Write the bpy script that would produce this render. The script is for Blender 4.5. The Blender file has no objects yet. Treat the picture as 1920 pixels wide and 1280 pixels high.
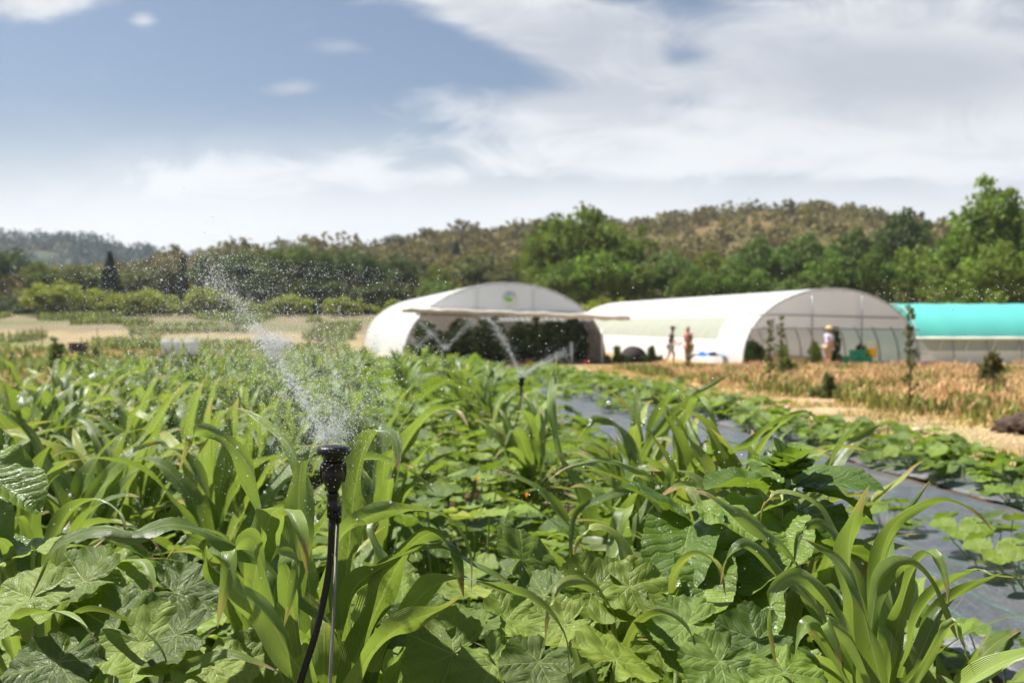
import bpy, bmesh, math, random
import numpy as np
from mathutils import Vector, Matrix, noise as mnoise
R = math.radians
sc = bpy.context.scene
COL = sc.collection
# ---------------------------------------------------------------- camera
F = 1866.7; PITCH = math.atan(35/F); CZ = 1.5
cd = bpy.data.cameras.new('camera'); cam = bpy.data.objects.new('camera', cd); COL.objects.link(cam)
cam.location = (0, 0, CZ); cam.rotation_euler = (R(90)-PITCH, 0, 0)
cd.lens = 35; cd.sensor_width = 36; cd.clip_start = .05; cd.clip_end = 6000
cd.dof.use_dof = True; cd.dof.focus_distance = 2.1; cd.dof.aperture_fstop = 4.0; cd.dof.aperture_blades = 9
sc.camera = cam
def P(px, py, d):
    """world point seen at photo pixel (px,py) at forward depth d"""
    f = Vector((0, math.cos(PITCH), -math.sin(PITCH))); u = Vector((0, math.sin(PITCH), math.cos(PITCH)))
    return Vector((0, 0, CZ)) + d*(f + Vector(((px-960)/F, 0, 0)) - (py-640)/F*u)
sc.view_settings.view_transform = 'Standard'; sc.view_settings.look = 'None'
sc.view_settings.gamma = 1; sc.view_settings.exposure = 0.95
sc.cycles.max_bounces = 8; sc.cycles.transparent_max_bounces = 16
sc.cycles.diffuse_bounces = 4; sc.cycles.glossy_bounces = 3; sc.cycles.transmission_bounces = 4
sc.cycles.caustics_reflective = False; sc.cycles.caustics_refractive = False
sc.cycles.sample_clamp_indirect = 4
# ---------------------------------------------------------------- node helper
class NT:
    def __init__(s, tree): s.t = tree; s.n = tree.nodes; s.l = tree.links; s.n.clear()
    def new(s, typ, **kw):
        n = s.n.new(typ)
        for k, v in kw.items():
            if k == 'inp':
                for a, b in v.items():
                    if hasattr(b, 'is_output'): s.l.new(b, n.inputs[a])
                    else: n.inputs[a].default_value = b
            else: setattr(n, k, v)
        return n
    def math(s, op, a, b=0.0, c=0.0, clamp=False):
        n = s.new('ShaderNodeMath', operation=op, use_clamp=clamp)
        for i, v in enumerate((a, b, c)):
            if hasattr(v, 'is_output'): s.l.new(v, n.inputs[i])
            else: n.inputs[i].default_value = v
        return n.outputs[0]
    def mix(s, f, a, b, mode='MIX'):
        n = s.new('ShaderNodeMix', data_type='RGBA', blend_type=mode)
        for i, v in ((0, f), (6, a), (7, b)):
            if hasattr(v, 'is_output'): s.l.new(v, n.inputs[i])
            else: n.inputs[i].default_value = (v if i == 0 else (*v, 1) if len(v) == 3 else v)
        return n.outputs[2]
    def ramp(s, v, lo, hi, a=0.0, b=1.0, smooth=True):
        n = s.new('ShaderNodeMapRange', interpolation_type='SMOOTHSTEP' if smooth else 'LINEAR')
        s.l.new(v, n.inputs[0])
        for i, q in ((1, lo), (2, hi), (3, a), (4, b)): n.inputs[i].default_value = q
        return n.outputs[0]
    def noise(s, vec, scale, detail=3, rough=.55, dist=0.0, out=0):
        n = s.new('ShaderNodeTexNoise', inp={'Scale': scale, 'Detail': detail, 'Roughness': rough, 'Distortion': dist})
        if vec is not None: s.l.new(vec, n.inputs['Vector'])
        return n.outputs[out]
# ---------------------------------------------------------------- sky
SUN = Vector((-.45, .22, .86)).normalized()
elev = math.asin(SUN.z); az = math.atan2(SUN.x, SUN.y)
W = bpy.data.worlds.new('World'); sc.world = W; W.use_nodes = True
nt = NT(W.node_tree)
sky = nt.new('ShaderNodeTexSky', sky_type='NISHITA', sun_disc=False, sun_elevation=elev, sun_rotation=az,
             altitude=100, air_density=1.0, dust_density=1.5, ozone_density=1.6)
tc = nt.new('ShaderNodeTexCoord').outputs['Generated']
sp = nt.new('ShaderNodeSeparateXYZ', inp={0: tc})
yy = nt.math('MAXIMUM', nt.math('ABSOLUTE', sp.outputs[1]), .12)
A = nt.math('DIVIDE', sp.outputs[0], yy); B = nt.math('DIVIDE', sp.outputs[2], yy)
# perspective cloud-layer coordinates: the sheet hangs at one height
hz = nt.math('ADD', nt.math('MAXIMUM', sp.outputs[2], 0.0), .10)
lx = nt.math('DIVIDE', sp.outputs[0], hz); ly = nt.math('DIVIDE', sp.outputs[1], hz)
LV = nt.new('ShaderNodeCombineXYZ', inp={0: lx, 1: ly, 2: 0.0}).outputs[0]
AB = nt.new('ShaderNodeCombineXYZ', inp={0: A, 1: nt.math('MULTIPLY', B, 2.2), 2: 3.7}).outputs[0]
n1 = nt.noise(LV, .9, 7, .6, .6); n2 = nt.noise(AB, 9, 8, .6, .8); n3 = nt.noise(AB, 3.2, 5, .55, .4)
def blob(px, py, sx, sy, w, rot=0.0):
    a0 = (px-960)/F; b0 = (605-py)/F; c, s_ = math.cos(R(rot)), math.sin(R(rot))
    da = nt.math('SUBTRACT', A, a0); db = nt.math('SUBTRACT', B, b0)
    ua = nt.math('ADD', nt.math('MULTIPLY', da, c), nt.math('MULTIPLY', db, s_))
    ub = nt.math('SUBTRACT', nt.math('MULTIPLY', db, c), nt.math('MULTIPLY', da, s_))
    ua = nt.math('DIVIDE', ua, sx/F); ub = nt.math('DIVIDE', ub, sy/F)
    q = nt.math('ADD', nt.math('MULTIPLY', ua, ua), nt.math('MULTIPLY', ub, ub))
    return nt.math('MULTIPLY', nt.math('EXPONENT', nt.math('MULTIPLY', q, -1.0)), w)
m = None
for b in [(900, 15, 190, 45, .7, -20), (1080, 60, 270, 80, 1.25, -22), (1450, 90, 260, 60, .55, 4), (1750, 40, 420, 120, .9, 0), (1700, 190, 320, 75, .8, 0),
          (1040, 200, 240, 42, .75, 0), (1400, 270, 560, 60, .8, 0), (70, 8, 160, 34, 1.0, 6), (272, 42, 30, 18, .62, 0), (550, 168, 85, 20, .6, 4),
          (620, 95, 110, 22, .26, 0), (180, 145, 60, 25, .26, 0), (1900, 300, 420, 110, .5, 0), (1100, 330, 420, 50, .4, 0),
          (150, 350, 600, 75, .30, 3), (560, 350, 420, 60, .38, -4), (1275, 110, 75, 35, -.72, -8), (1330, 200, 95, 20, -.5, -6), (560, 240, 330, 26, -.12, 0),
          (1500, 480, 900, 90, .3, 0), (300, 455, 700, 90, .3, 0)]:
    v = blob(*b); m = v if m is None else nt.math('ADD', m, v)
wob = nt.math('MULTIPLY', nt.math('SUBTRACT', n2, .5), 1.0)
wob2 = nt.math('MULTIPLY', nt.math('SUBTRACT', n3, .5), .6)
raw = nt.math('ADD', nt.math('ADD', m, wob), wob2)
mask = nt.ramp(raw, .14, .85, 0, .97)
# low haze near the horizon
hazeband = nt.ramp(B, .09, .235, .96, 0.0)
mask = nt.math('MAXIMUM', mask, hazeband)
mask = nt.math('MAXIMUM', mask, nt.ramp(n1, .55, .8, 0.0, .14))
cl_lum = nt.math('ADD', nt.math('MULTIPLY', n3, .6), nt.math('MULTIPLY', n2, .5))
ccol = nt.mix(nt.ramp(cl_lum, .44, .64), (.50, .53, .585), (.75, .765, .785))
gdark = nt.math('MINIMUM', nt.math('ADD', blob(1680, 140, 360, 85, 1.0), blob(1050, 70, 240, 60, .5)), .85)
ccol = nt.mix(gdark, ccol, (.43, .46, .52))
low = nt.mix(nt.ramp(B, .0, .17), (.86, .885, .91), (.80, .82, .845))
ccol = nt.mix(nt.ramp(B, .09, .25, .88, 0.0), ccol, low)
bg1 = nt.new('ShaderNodeBackground', inp={0: sky.outputs[0], 1: .048})
bg2 = nt.new('ShaderNodeBackground', inp={0: ccol, 1: .62})
mx = nt.new('ShaderNodeMixShader', inp={0: mask, 1: bg1.outputs[0], 2: bg2.outputs[0]})
nt.new('ShaderNodeOutputWorld', inp={0: mx.outputs[0]})
# ---------------------------------------------------------------- sun
sd = bpy.data.lights.new('sun', 'SUN'); sd.energy = 5.0; sd.angle = R(.8); sd.color = (1, .965, .90)
so = bpy.data.objects.new('sun', sd); COL.objects.link(so)
so.rotation_euler = (-SUN).to_track_quat('-Z', 'Y').to_euler(); so.location = (0, 0, 30)

# ================================================================ materials
MATS = {}
def mat(name):
    m_ = bpy.data.materials.new(name); m_.use_nodes = True; MATS[name] = m_
    return m_, NT(m_.node_tree)
def simple(name, col, rough=.6, var=.15, scale=8, metal=0.0, spec=.4, trans=0.0, bump=0.0, bscale=40):
    m_, n = mat(name)
    co = n.new('ShaderNodeTexCoord').outputs['Object']
    f = n.noise(co, scale, 4)
    c = n.mix(f, tuple(x*(1-var) for x in col), tuple(min(1, x*(1+var)) for x in col))
    b = n.new('ShaderNodeBsdfPrincipled', inp={'Base Color': c, 'Roughness': rough, 'Metallic': metal, 'Specular IOR Level': spec})
    if bump:
        bp = n.new('ShaderNodeBump', inp={'Height': n.noise(co, bscale, 4), 'Strength': bump, 'Distance': .02}); n.l.new(bp.outputs[0], b.inputs['Normal'])
    o = b.outputs[0]
    if trans:
        t = n.new('ShaderNodeBsdfTranslucent', inp={0: c}); o = n.new('ShaderNodeMixShader', inp={0: trans, 1: o, 2: t.outputs[0]}).outputs[0]
    n.new('ShaderNodeOutputMaterial', inp={0: o})
    return m_

def leafy(name, base, light, vein, kind, rough=.36, trans=.32, tip=(.42, .30, .12), tcol=None, spec=.5, bstr=.5, dryk=.75):
    """kind: 'maize' (uv = across, along) or 'broad' (uv = |distance to vein|, along vein) or 'mass'"""
    m_, n = mat(name)
    co = n.new('ShaderNodeTexCoord'); ob = co.outputs['Object']; uv = n.new('ShaderNodeUVMap').outputs[0]
    oi = n.new('ShaderNodeObjectInfo')
    s = n.new('ShaderNodeSeparateXYZ', inp={0: uv})
    nz = n.noise(ob, 7, 4, .6); nf = n.noise(ob, 60, 3, .6)
    at = n.new('ShaderNodeAttribute', attribute_name='tone', attribute_type='GEOMETRY').outputs['Fac']
    c = n.mix(n.ramp(n.math('ADD', n.math('MULTIPLY', nz, .5), n.math('MULTIPLY', at, .5)), .25, .75), base, light)
    h = None
    if kind == 'maize':
        d = n.math('ABSOLUTE', n.math('SUBTRACT', s.outputs[0], .5))
        mid = n.ramp(d, .022, .05, 1, 0)
        st = n.math('SINE', n.math('MULTIPLY', s.outputs[0], 115.0))
        c = n.mix(n.math('MULTIPLY', n.math('ADD', n.math('MULTIPLY', st, .5), .5), .34), c, vein)
        c = n.mix(n.math('MULTIPLY', mid, .6), c, vein)
        h = n.math('ADD', n.math('ADD', n.math('MULTIPLY', st, .30), n.math('MULTIPLY', mid, -1.2)), n.math('MULTIPLY', n.noise(ob, 22, 3), 1.6))
        # dry tips and torn margins
        e = n.math('ADD', s.outputs[1], n.math('MULTIPLY', n.math('SUBTRACT', nf, .5), .12))
        e2 = n.math('ADD', d, n.math('MULTIPLY', n.math('SUBTRACT', nz, .5), .25))
        dry = n.math('MAXIMUM', n.ramp(n.math('ADD', e, n.math('MULTIPLY', at, .10)), .93, 1.0), n.math('MULTIPLY', n.ramp(e2, .50, .56), .7))
        c = n.mix(dry, c, tip)
        sp_ = n.ramp(n.noise(ob, 30, 2), .70, .76, 0, .6); c = n.mix(n.math('MULTIPLY', sp_, n.ramp(nz, .5, .62)), c, (.34, .30, .10))
    elif kind == 'broad':
        mid = n.ramp(s.outputs[0], .006, .022, 1, 0)
        q = n.math('ADD', n.math('SUBTRACT', s.outputs[1], n.math('MULTIPLY', s.outputs[0], 1.0)), n.math('MULTIPLY', n.noise(uv, 3.5, 2), .16))
        fr = n.math('ABSOLUTE', n.math('SUBTRACT', n.math('FRACT', n.math('MULTIPLY', q, 5.5)), .5))
        sec = n.ramp(fr, .0, .075, 1, 0)
        # net of fine veins
        vo = n.new('ShaderNodeTexVoronoi', feature='DISTANCE_TO_EDGE', inp={'Scale': 34.0, 'Vector': uv}).outputs[0]
        net = n.ramp(vo, 0, .10, 1, 0)
        vs = n.math('MAXIMUM', mid, n.math('MULTIPLY', sec, .38)); vs = n.math('MAXIMUM', vs, n.math('MULTIPLY', net, .14))
        c = n.mix(n.math('MULTIPLY', vs, .75), c, vein)
        h = n.math('SUBTRACT', n.math('MULTIPLY', n.ramp(fr, 0, .30), .55), n.math('MULTIPLY', mid, .4))
        h = n.math('ADD', h, n.math('MULTIPLY', n.ramp(vo, 0, .2), .22)); h = n.math('ADD', h, n.math('MULTIPLY', nf, .28))
        r_ = n.math('SQRT', n.math('ADD', n.math('MULTIPLY', s.outputs[0], s.outputs[0]), n.math('MULTIPLY', s.outputs[1], s.outputs[1])))
        dry = n.math('MULTIPLY', n.ramp(n.math('ADD', r_, n.math('MULTIPLY', n.math('SUBTRACT', nz, .5), .5)), .99, 1.10), n.ramp(oi.outputs['Random'], .3, .7))
        c = n.mix(n.math('MULTIPLY', dry, dryk), c, (.34, .32, .10))
    yel = n.math('MULTIPLY', n.ramp(at, .93, 1.0), n.ramp(nz, .35, .6, .25, .8)); c = n.mix(yel, c, (.30, .32, .035))
    blot = n.math('MULTIPLY', n.ramp(n.noise(ob, 16, 4, .7), .60, .72), .35); c = n.mix(blot, c, (.22, .27, .07))
    # plant to plant variation
    hv = n.new('ShaderNodeHueSaturation', inp={'Hue': n.ramp(oi.outputs['Random'], 0, 1, .488, .508, False), 'Saturation': 1.0,
               'Value': n.ramp(at, 0, 1, .82, 1.2, False), 'Fac': 1.0, 'Color': c}).outputs[0]
    b = n.new('ShaderNodeBsdfPrincipled', inp={'Base Color': hv, 'Roughness': n.ramp(nz, .3, .7, rough-.05, rough+.14) if kind != 'mass' else rough, 'Specular IOR Level': spec})
    if h is not None:
        bp = n.new('ShaderNodeBump', inp={'Height': h, 'Strength': bstr, 'Distance': .005}); n.l.new(bp.outputs[0], b.inputs['Normal'])
    tc_ = n.mix(.5, hv, tcol or (.22, .36, .02))
    t = n.new('ShaderNodeBsdfTranslucent', inp={0: tc_})
    o = n.new('ShaderNodeMixShader', inp={0: trans, 1: b.outputs[0], 2: t.outputs[0]}).outputs[0]
    n.new('ShaderNodeOutputMaterial', inp={0: o})
    return m_
M_maize = leafy('maize_leaf', (.095, .170, .016), (.215, .305, .050), (.40, .47, .17), 'maize', trans=.38, tcol=(.30, .40, .03), rough=.33, spec=.75)
M_squash = leafy('squash_leaf', (.072, .130, .012), (.185, .265, .034), (.29, .37, .09), 'broad', rough=.40, trans=.38, bstr=.45, spec=.38, tcol=(.26, .38, .02))
M_sunfl = leafy('sunflower_leaf', (.075, .155, .016), (.17, .26, .035), (.27, .38, .10), 'broad', rough=.30, trans=.36, bstr=.6, tcol=(.28, .40, .02), dryk=.0)
M_stem = simple('green_stem', (.16, .25, .06), .45, .25, 15, trans=.1)
M_stemp = simple('pale_stem', (.25, .32, .11), .45, .2, 15)
M_tan = simple('dry_stalk', (.48, .34, .15), .8, .25, 10)
M_bark = simple('bark', (.13, .10, .075), .9, .4, 4, bump=.6, bscale=12)
def treemat(name):
    m_, n = mat(name)
    ob = n.new('ShaderNodeTexCoord').outputs['Object']; oi = n.new('ShaderNodeObjectInfo')
    at = n.new('ShaderNodeAttribute', attribute_name='tone', attribute_type='GEOMETRY').outputs['Fac']
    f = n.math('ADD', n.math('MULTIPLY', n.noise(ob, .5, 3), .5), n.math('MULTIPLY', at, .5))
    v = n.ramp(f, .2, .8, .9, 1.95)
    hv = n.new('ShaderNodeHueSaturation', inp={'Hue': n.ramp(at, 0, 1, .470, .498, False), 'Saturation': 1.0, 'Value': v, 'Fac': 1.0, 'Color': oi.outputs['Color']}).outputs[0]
    b = n.new('ShaderNodeBsdfPrincipled', inp={'Base Color': hv, 'Roughness': .6, 'Specular IOR Level': .25})
    t = n.new('ShaderNodeBsdfTranslucent', inp={0: hv})
    o = n.new('ShaderNodeMixShader', inp={0: .32, 1: b.outputs[0], 2: t.outputs[0]}).outputs[0]
    n.new('ShaderNodeOutputMaterial', inp={0: o})
    return m_
M_tree = treemat('tree_foliage')
M_black = simple('black_plastic', (.012, .012, .013), .32, .3, 30, spec=.5, bump=.15, bscale=300)
M_hose = simple('black_hose', (.014, .014, .015), .42, .3, 30, bump=.2, bscale=200)
M_steel = simple('galvanised_steel', (.30, .27, .22), .45, .35, 60, metal=.5)
M_pipe = simple('grey_pipe', (.33, .33, .32), .5, .15, 6, metal=.4)
M_white = simple('white_paint', (.8, .79, .76), .6, .05, 4)
M_film = simple('white_film', (.83, .835, .84), .38, .09, 1.1, trans=.38, spec=.5, bump=.6, bscale=2.2)
M_skirt = simple('white_skirt_film', (.80, .79, .76), .5, .06, 1.0, trans=.15, bump=.4, bscale=3)
M_net = simple('vent_net', (.42, .44, .36), .8, .12, 2, trans=.30)
M_gable = simple('gable_film', (.80, .82, .84), .4, .05, .8, trans=.5, bump=.2, bscale=1.5)
M_teal = simple('teal_cover', (.15, .64, .58), .45, .14, .5, trans=.25, bump=.35, bscale=1.4)
M_dull = simple('painted_shade_film', (.27, .23, .20), .7, .2, .8, trans=.28)  # tunnel film darkened to brown, the interior's shade put into its colour
M_cream = simple('cream_rolled_film', (.74, .68, .57), .5, .1, 2, bump=.4, bscale=6)
M_wood = simple('weathered_wood', (.24, .17, .11), .8, .3, 6)
M_skin = simple('skin', (.52, .28, .18), .5, .06, 6)
M_clod = simple('dark_earth', (.075, .048, .034), .95, .5, 9, bump=1, bscale=25)
M_stone = simple('stone', (.50, .38, .29), .85, .2, 9, bump=.6, bscale=20)
M_hair = simple('dark_hair', (.03, .02, .015), .7, .2, 20)
# water: bright little beads
m_, n = mat('water'); M_water = m_
g = n.new('ShaderNodeBsdfGlass', inp={'Color': (1, 1, 1, 1), 'Roughness': .05, 'IOR': 1.33})
d = n.new('ShaderNodeBsdfDiffuse', inp={0: (.95, .96, .97, 1)}); t = n.new('ShaderNodeBsdfTranslucent', inp={0: (.97, .98, 1, 1)})
a_ = n.new('ShaderNodeMixShader', inp={0: .6, 1: d.outputs[0], 2: t.outputs[0]})
b_ = n.new('ShaderNodeMixShader', inp={0: .72, 1: g.outputs[0], 2: a_.outputs[0]})
n.new('ShaderNodeOutputMaterial', inp={0: b_.outputs[0]})
# woven ground cover with green marker lines
m_, n = mat('woven_ground_cover'); M_mat = m_
co = n.new('ShaderNodeTexCoord').outputs['Object']; s = n.new('ShaderNodeSeparateXYZ', inp={0: co})
u = s.outputs[0]
fr = n.math('ABSOLUTE', n.math('SUBTRACT', n.math('FRACT', n.math('MULTIPLY', n.math('ADD', u, .06), 1/.30)), .5))
ln = n.ramp(fr, .006, .014, 1, 0)
fr2 = n.math('ABSOLUTE', n.math('SUBTRACT', n.math('FRACT', n.math('MULTIPLY', s.outputs[1], 1/.30)), .5)); ln2 = n.ramp(fr2, .006, .012, .35, 0)
c = n.mix(n.noise(co, 3, 5), (.038, .042, .050), (.10, .108, .122))
c = n.mix(ln, c, (.02, .25, .14)); c = n.mix(ln2, c, (.03, .035, .04))
dust = n.ramp(n.noise(co, 1.4, 6, .65), .50, .74, 0, .65); c = n.mix(dust, c, (.20, .15, .10))
wv = n.math('ADD', n.math('SINE', n.math('MULTIPLY', s.outputs[0], 900.0)), n.math('SINE', n.math('MULTIPLY', s.outputs[1], 900.0)))
hh = n.math('ADD', n.math('MULTIPLY', n.noise(co, 5, 4), 1.0), n.math('MULTIPLY', wv, .008))
bp = n.new('ShaderNodeBump', inp={'Height': hh, 'Strength': .9, 'Distance': .06})
b = n.new('ShaderNodeBsdfPrincipled', inp={'Base Color': c, 'Roughness': n.ramp(n.noise(co, 2, 3), .3, .7, .32, .5), 'Specular IOR Level': 1.0, 'Normal': bp.outputs[0]})
n.new('ShaderNodeOutputMaterial', inp={0: b.outputs[0]})
# ground: colour attribute broken up by noise
m_, n = mat('ground_earth'); M_ground = m_
co = n.new('ShaderNodeTexCoord').outputs['Object']
at = n.new('ShaderNodeAttribute', attribute_name='Col', attribute_type='GEOMETRY').outputs['Color']
c = n.mix(n.ramp(n.noise(co, .9, 6, .65), .35, .7, 0, .65), at, n.mix(1.0, at, (.62, .56, .50), 'MULTIPLY'))
c = n.mix(n.ramp(n.noise(co, 12, 5, .7), .5, .72, 0, .5), c, n.mix(1.0, c, (1.5, 1.42, 1.25), 'MULTIPLY'))
c = n.mix(n.ramp(n.noise(co, 45, 3, .7), .5, .7, 0, .5), c, n.mix(1.0, c, (.5, .48, .45), 'MULTIPLY'))
bp = n.new('ShaderNodeBump', inp={'Height': n.math('ADD', n.noise(co, 6, 6, .7), n.math('MULTIPLY', n.noise(co, 40, 4, .7), .3)), 'Strength': .8, 'Distance': .05})
b = n.new('ShaderNodeBsdfPrincipled', inp={'Base Color': c, 'Roughness': .95, 'Specular IOR Level': .15, 'Normal': bp.outputs[0]})
n.new('ShaderNodeOutputMaterial', inp={0: b.outputs[0]})

# ================================================================ mesh helpers
class MB:
    def __init__(s): s.v = []; s.f = []; s.uv = []; s.tone = []; s.n = 0
    def add(s, v, f, uv=None, tone=.5):
        v = np.asarray(v, dtype=np.float64).reshape(-1, 3); k = len(v); o = s.n
        s.v.append(v)
        s.f.extend([tuple(i+o for i in q) for q in f])
        s.uv.append(np.zeros((k, 2)) if uv is None else np.asarray(uv, dtype=np.float64))
        s.tone.append(np.full(k, tone) if np.isscalar(tone) else np.asarray(tone))
        s.n += k
        return s
    def merge(s, o, M=None):
        if not o.n: return s
        v = np.concatenate(o.v)
        if M is not None:
            m3 = np.array(M.to_3x3()); v = v @ m3.T + np.array(M.translation)
        return s.add(v, o.f, np.concatenate(o.uv), np.concatenate(o.tone))
    def mesh(s, name, material, smooth=True):
        me = bpy.data.meshes.new(name)
        v = np.concatenate(s.v) if s.v else np.zeros((0, 3))
        me.from_pydata(v.tolist(), [], s.f); me.materials.append(material)
        if smooth: me.polygons.foreach_set('use_smooth', np.ones(len(me.polygons), dtype=bool))
        if s.v:
            uv = np.concatenate(s.uv); li = np.zeros(len(me.loops), dtype=np.int32); me.loops.foreach_get('vertex_index', li)
            ul = me.uv_layers.new(name='UVMap'); ul.data.foreach_set('uv', uv[li].ravel())
            ta = me.attributes.new('tone', 'FLOAT', 'POINT'); ta.data.foreach_set('value', np.concatenate(s.tone))
        me.update()
        return me
    def build(s, name, material, parent=None, smooth=True, loc=None):
        o = bpy.data.objects.new(name, s.mesh(name, material, smooth)); COL.objects.link(o)
        if parent is not None: o.parent = parent
        if loc is not None: o.location = loc
        return o
def tag(o, label=None, cat=None, group=None, kind=None):
    if label: o['label'] = label
    if cat: o['category'] = cat
    if group: o['group'] = group
    if kind: o['kind'] = kind
    return o
def empty(name, loc=(0, 0, 0), rz=0.0, **kw):
    o = bpy.data.objects.new(name, None); COL.objects.link(o); o.location = loc; o.rotation_euler = (0, 0, rz)
    o.empty_display_size = .1
    return tag(o, **kw)
def copy_tree(o, parent=None, kids=None):
    c = o.copy(); COL.objects.link(c)
    if parent is not None: c.parent = parent
    for k in (kids if kids is not None else list(o.children)):
        d_ = k.copy(); COL.objects.link(d_); d_.parent = c
        for g_ in list(k.children):
            e_ = g_.copy(); COL.objects.link(e_); e_.parent = d_
    return c
def V3(*a): return Vector(a)
def frame(t):
    t = t.normalized(); a = Vector((0, 0, 1)) if abs(t.z) < .9 else Vector((1, 0, 0))
    s_ = t.cross(a).normalized(); return s_, t.cross(s_).normalized()
def tube(mb, pts, rad, seg=8, tone=.5, caps=True):
    pts = [Vector(p) for p in pts]; n_ = len(pts)
    rad = [rad]*n_ if np.isscalar(rad) else rad
    vs = []; fs = []; uv = []
    s0, u0 = frame(pts[1]-pts[0])
    for i, p in enumerate(pts):
        t = (pts[min(i+1, n_-1)]-pts[max(i-1, 0)]).normalized()
        s0 = (s0 - t*s0.dot(t)).normalized(); u0 = t.cross(s0)
        for k in range(seg):
            a = 2*math.pi*k/seg; vs.append(p + (s0*math.cos(a)+u0*math.sin(a))*rad[i]); uv.append((k/seg, i/n_))
    for i in range(n_-1):
        for k in range(seg):
            a = i*seg+k; b = i*seg+(k+1) % seg; fs.append((a, b, b+seg, a+seg))
    if caps: fs.append(tuple(range(seg-1, -1, -1))); fs.append(tuple((n_-1)*seg+k for k in range(seg)))
    mb.add([tuple(v) for v in vs], fs, uv, tone); return mb
def box(mb, lo, hi, M=None, tone=.5):
    x0, y0, z0 = lo; x1, y1, z1 = hi
    v = [Vector(q) for q in ((x0, y0, z0), (x1, y0, z0), (x1, y1, z0), (x0, y1, z0), (x0, y0, z1), (x1, y0, z1), (x1, y1, z1), (x0, y1, z1))]
    if M is not None: v = [M @ q for q in v]
    mb.add([tuple(q) for q in v], [(0, 3, 2, 1), (4, 5, 6, 7), (0, 1, 5, 4), (1, 2, 6, 5), (2, 3, 7, 6), (3, 0, 4, 7)], None, tone); return mb
def lathe(mb, prof, M=None, seg=32):
    vs = []; fs = []
    for r_, z in prof:
        for k in range(seg):
            a = 2*math.pi*k/seg; q = Vector((r_*math.cos(a), r_*math.sin(a), z)); vs.append(tuple(M @ q if M is not None else q))
    for i in range(len(prof)-1):
        for k in range(seg):
            a = i*seg+k; b = i*seg+(k+1) % seg; fs.append((a, b, b+seg, a+seg))
    fs.append(tuple(range(seg-1, -1, -1))); fs.append(tuple((len(prof)-1)*seg+k for k in range(seg)))
    mb.add(vs, fs); return mb
def catmull(pts, n_):
    pts = [Vector(p) for p in pts]; P_ = [pts[0]*2-pts[1]] + pts + [pts[-1]*2-pts[-2]]; out = []
    L = [0]
    for i in range(1, len(pts)): L.append(L[-1]+(pts[i]-pts[i-1]).length)
    for j in range(n_+1):
        d_ = L[-1]*j/n_; k = 0
        while k < len(pts)-2 and L[k+1] < d_: k += 1
        t = (d_-L[k])/max(1e-9, L[k+1]-L[k]); a, b, c_, e = P_[k:k+4]
        out.append(.5*((2*b)+(c_-a)*t+(2*a-5*b+4*c_-e)*t*t+(3*b-a-3*c_+e)*t**3))
    return out

# ================================================================ terrain
def sm(a, b, x):
    t = min(1, max(0, (x-a)/(b-a))); return t*t*(3-2*t)
def gz(x, y):
    z = -.40*sm(5, 42, y) + 2.9*sm(62, 128, y) + 4*sm(128, 260, y)
    return z
def uu(x, y): return x + .12*y
rnd = random.Random(5)
def ground_col(x, y):
    u = uu(x, y); w = 1.1*mnoise.noise((x*.35, y*.12, 0)) ; w2 = mnoise.noise((x*.9, y*.5, 5))
    soil = (.10, .062, .036); straw = (.47, .37, .21); dry = (.38, .26, .12); green = (.11, .155, .05); tan = (.35, .275, .145)
    if y > 200: return (.16, .17, .06)
    edge = -13 + .0*y
    if u < 6.25 + .15*w2 and y < 45 and x > -2.5-.30*y + w and not (x < -9 and y > 24+w*2): return soil
    if u < 6.2 and y < 19+w*2: return soil
    if u >= 6.1 and y < 60:
        if u < 8.9+w2*.6: return straw if w2 > .05 else ((.30, .28, .12) if w2 < -.22 else (.38, .27, .15))
        return dry
    if 40 < y < 60: return straw
    if x < 0:   # left meadow in strips
        k = (y + 3*w + .15*x)
        w3 = mnoise.noise((x*.09, y*.12, 20))
        if k < 26: return tan
        if k < 40: return green
        if k < 50: return tan
        if k < 62: return green if w3 > -.1 else tan
        if k < 84: return (.33, .26, .14) if w3 > -.2 else (.20, .20, .08)
        return (.22, .185, .11) if w3 > -.1 else (.16, .16, .075)
    return dry
def grid(xs, ys, name, colfn, mt, zf=gz, dz=0.0, rough=.0):
    nx, ny = len(xs), len(ys); v = []; c = []
    for y in ys:
        for x in xs:
            z = zf(x, y)+dz
            if rough and y < 60: z += rough*mnoise.fractal((x*1.3, y*1.3, 0), 1.0, 2.0, 4)
            v.append((x, y, z)); c.append((*colfn(x, y), 1))
    f = [(j*nx+i, j*nx+i+1, (j+1)*nx+i+1, (j+1)*nx+i) for j in range(ny-1) for i in range(nx-1)]
    mb = MB(); mb.add(v, f); o = mb.build(name, mt)
    ca = o.data.color_attributes.new('Col', 'FLOAT_COLOR', 'POINT'); ca.data.foreach_set('color', np.array(c, dtype=np.float32).ravel())
    return o
def spread(vals):
    out = []
    for a, b, s_ in vals:
        k = max(1, int(round((b-a)/s_))); out += [a+(b-a)*i/k for i in range(k)]
    return out + [vals[-1][1]]
gx = spread([(-2600, -300, 230), (-300, -60, 12), (-60, -16, 1.2), (-16, 20, .45), (20, 60, 1.2), (60, 300, 12), (300, 2600, 230)])
gy = spread([(-60, -2, 6), (-2, 20, .3), (20, 60, .7), (60, 130, 1.6), (130, 400, 20), (400, 3000, 300)])
tag(grid(gx, gy, 'ground', ground_col, M_ground, rough=.03), 'soil, straw path and dry meadow ground', None, None, 'structure')
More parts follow.
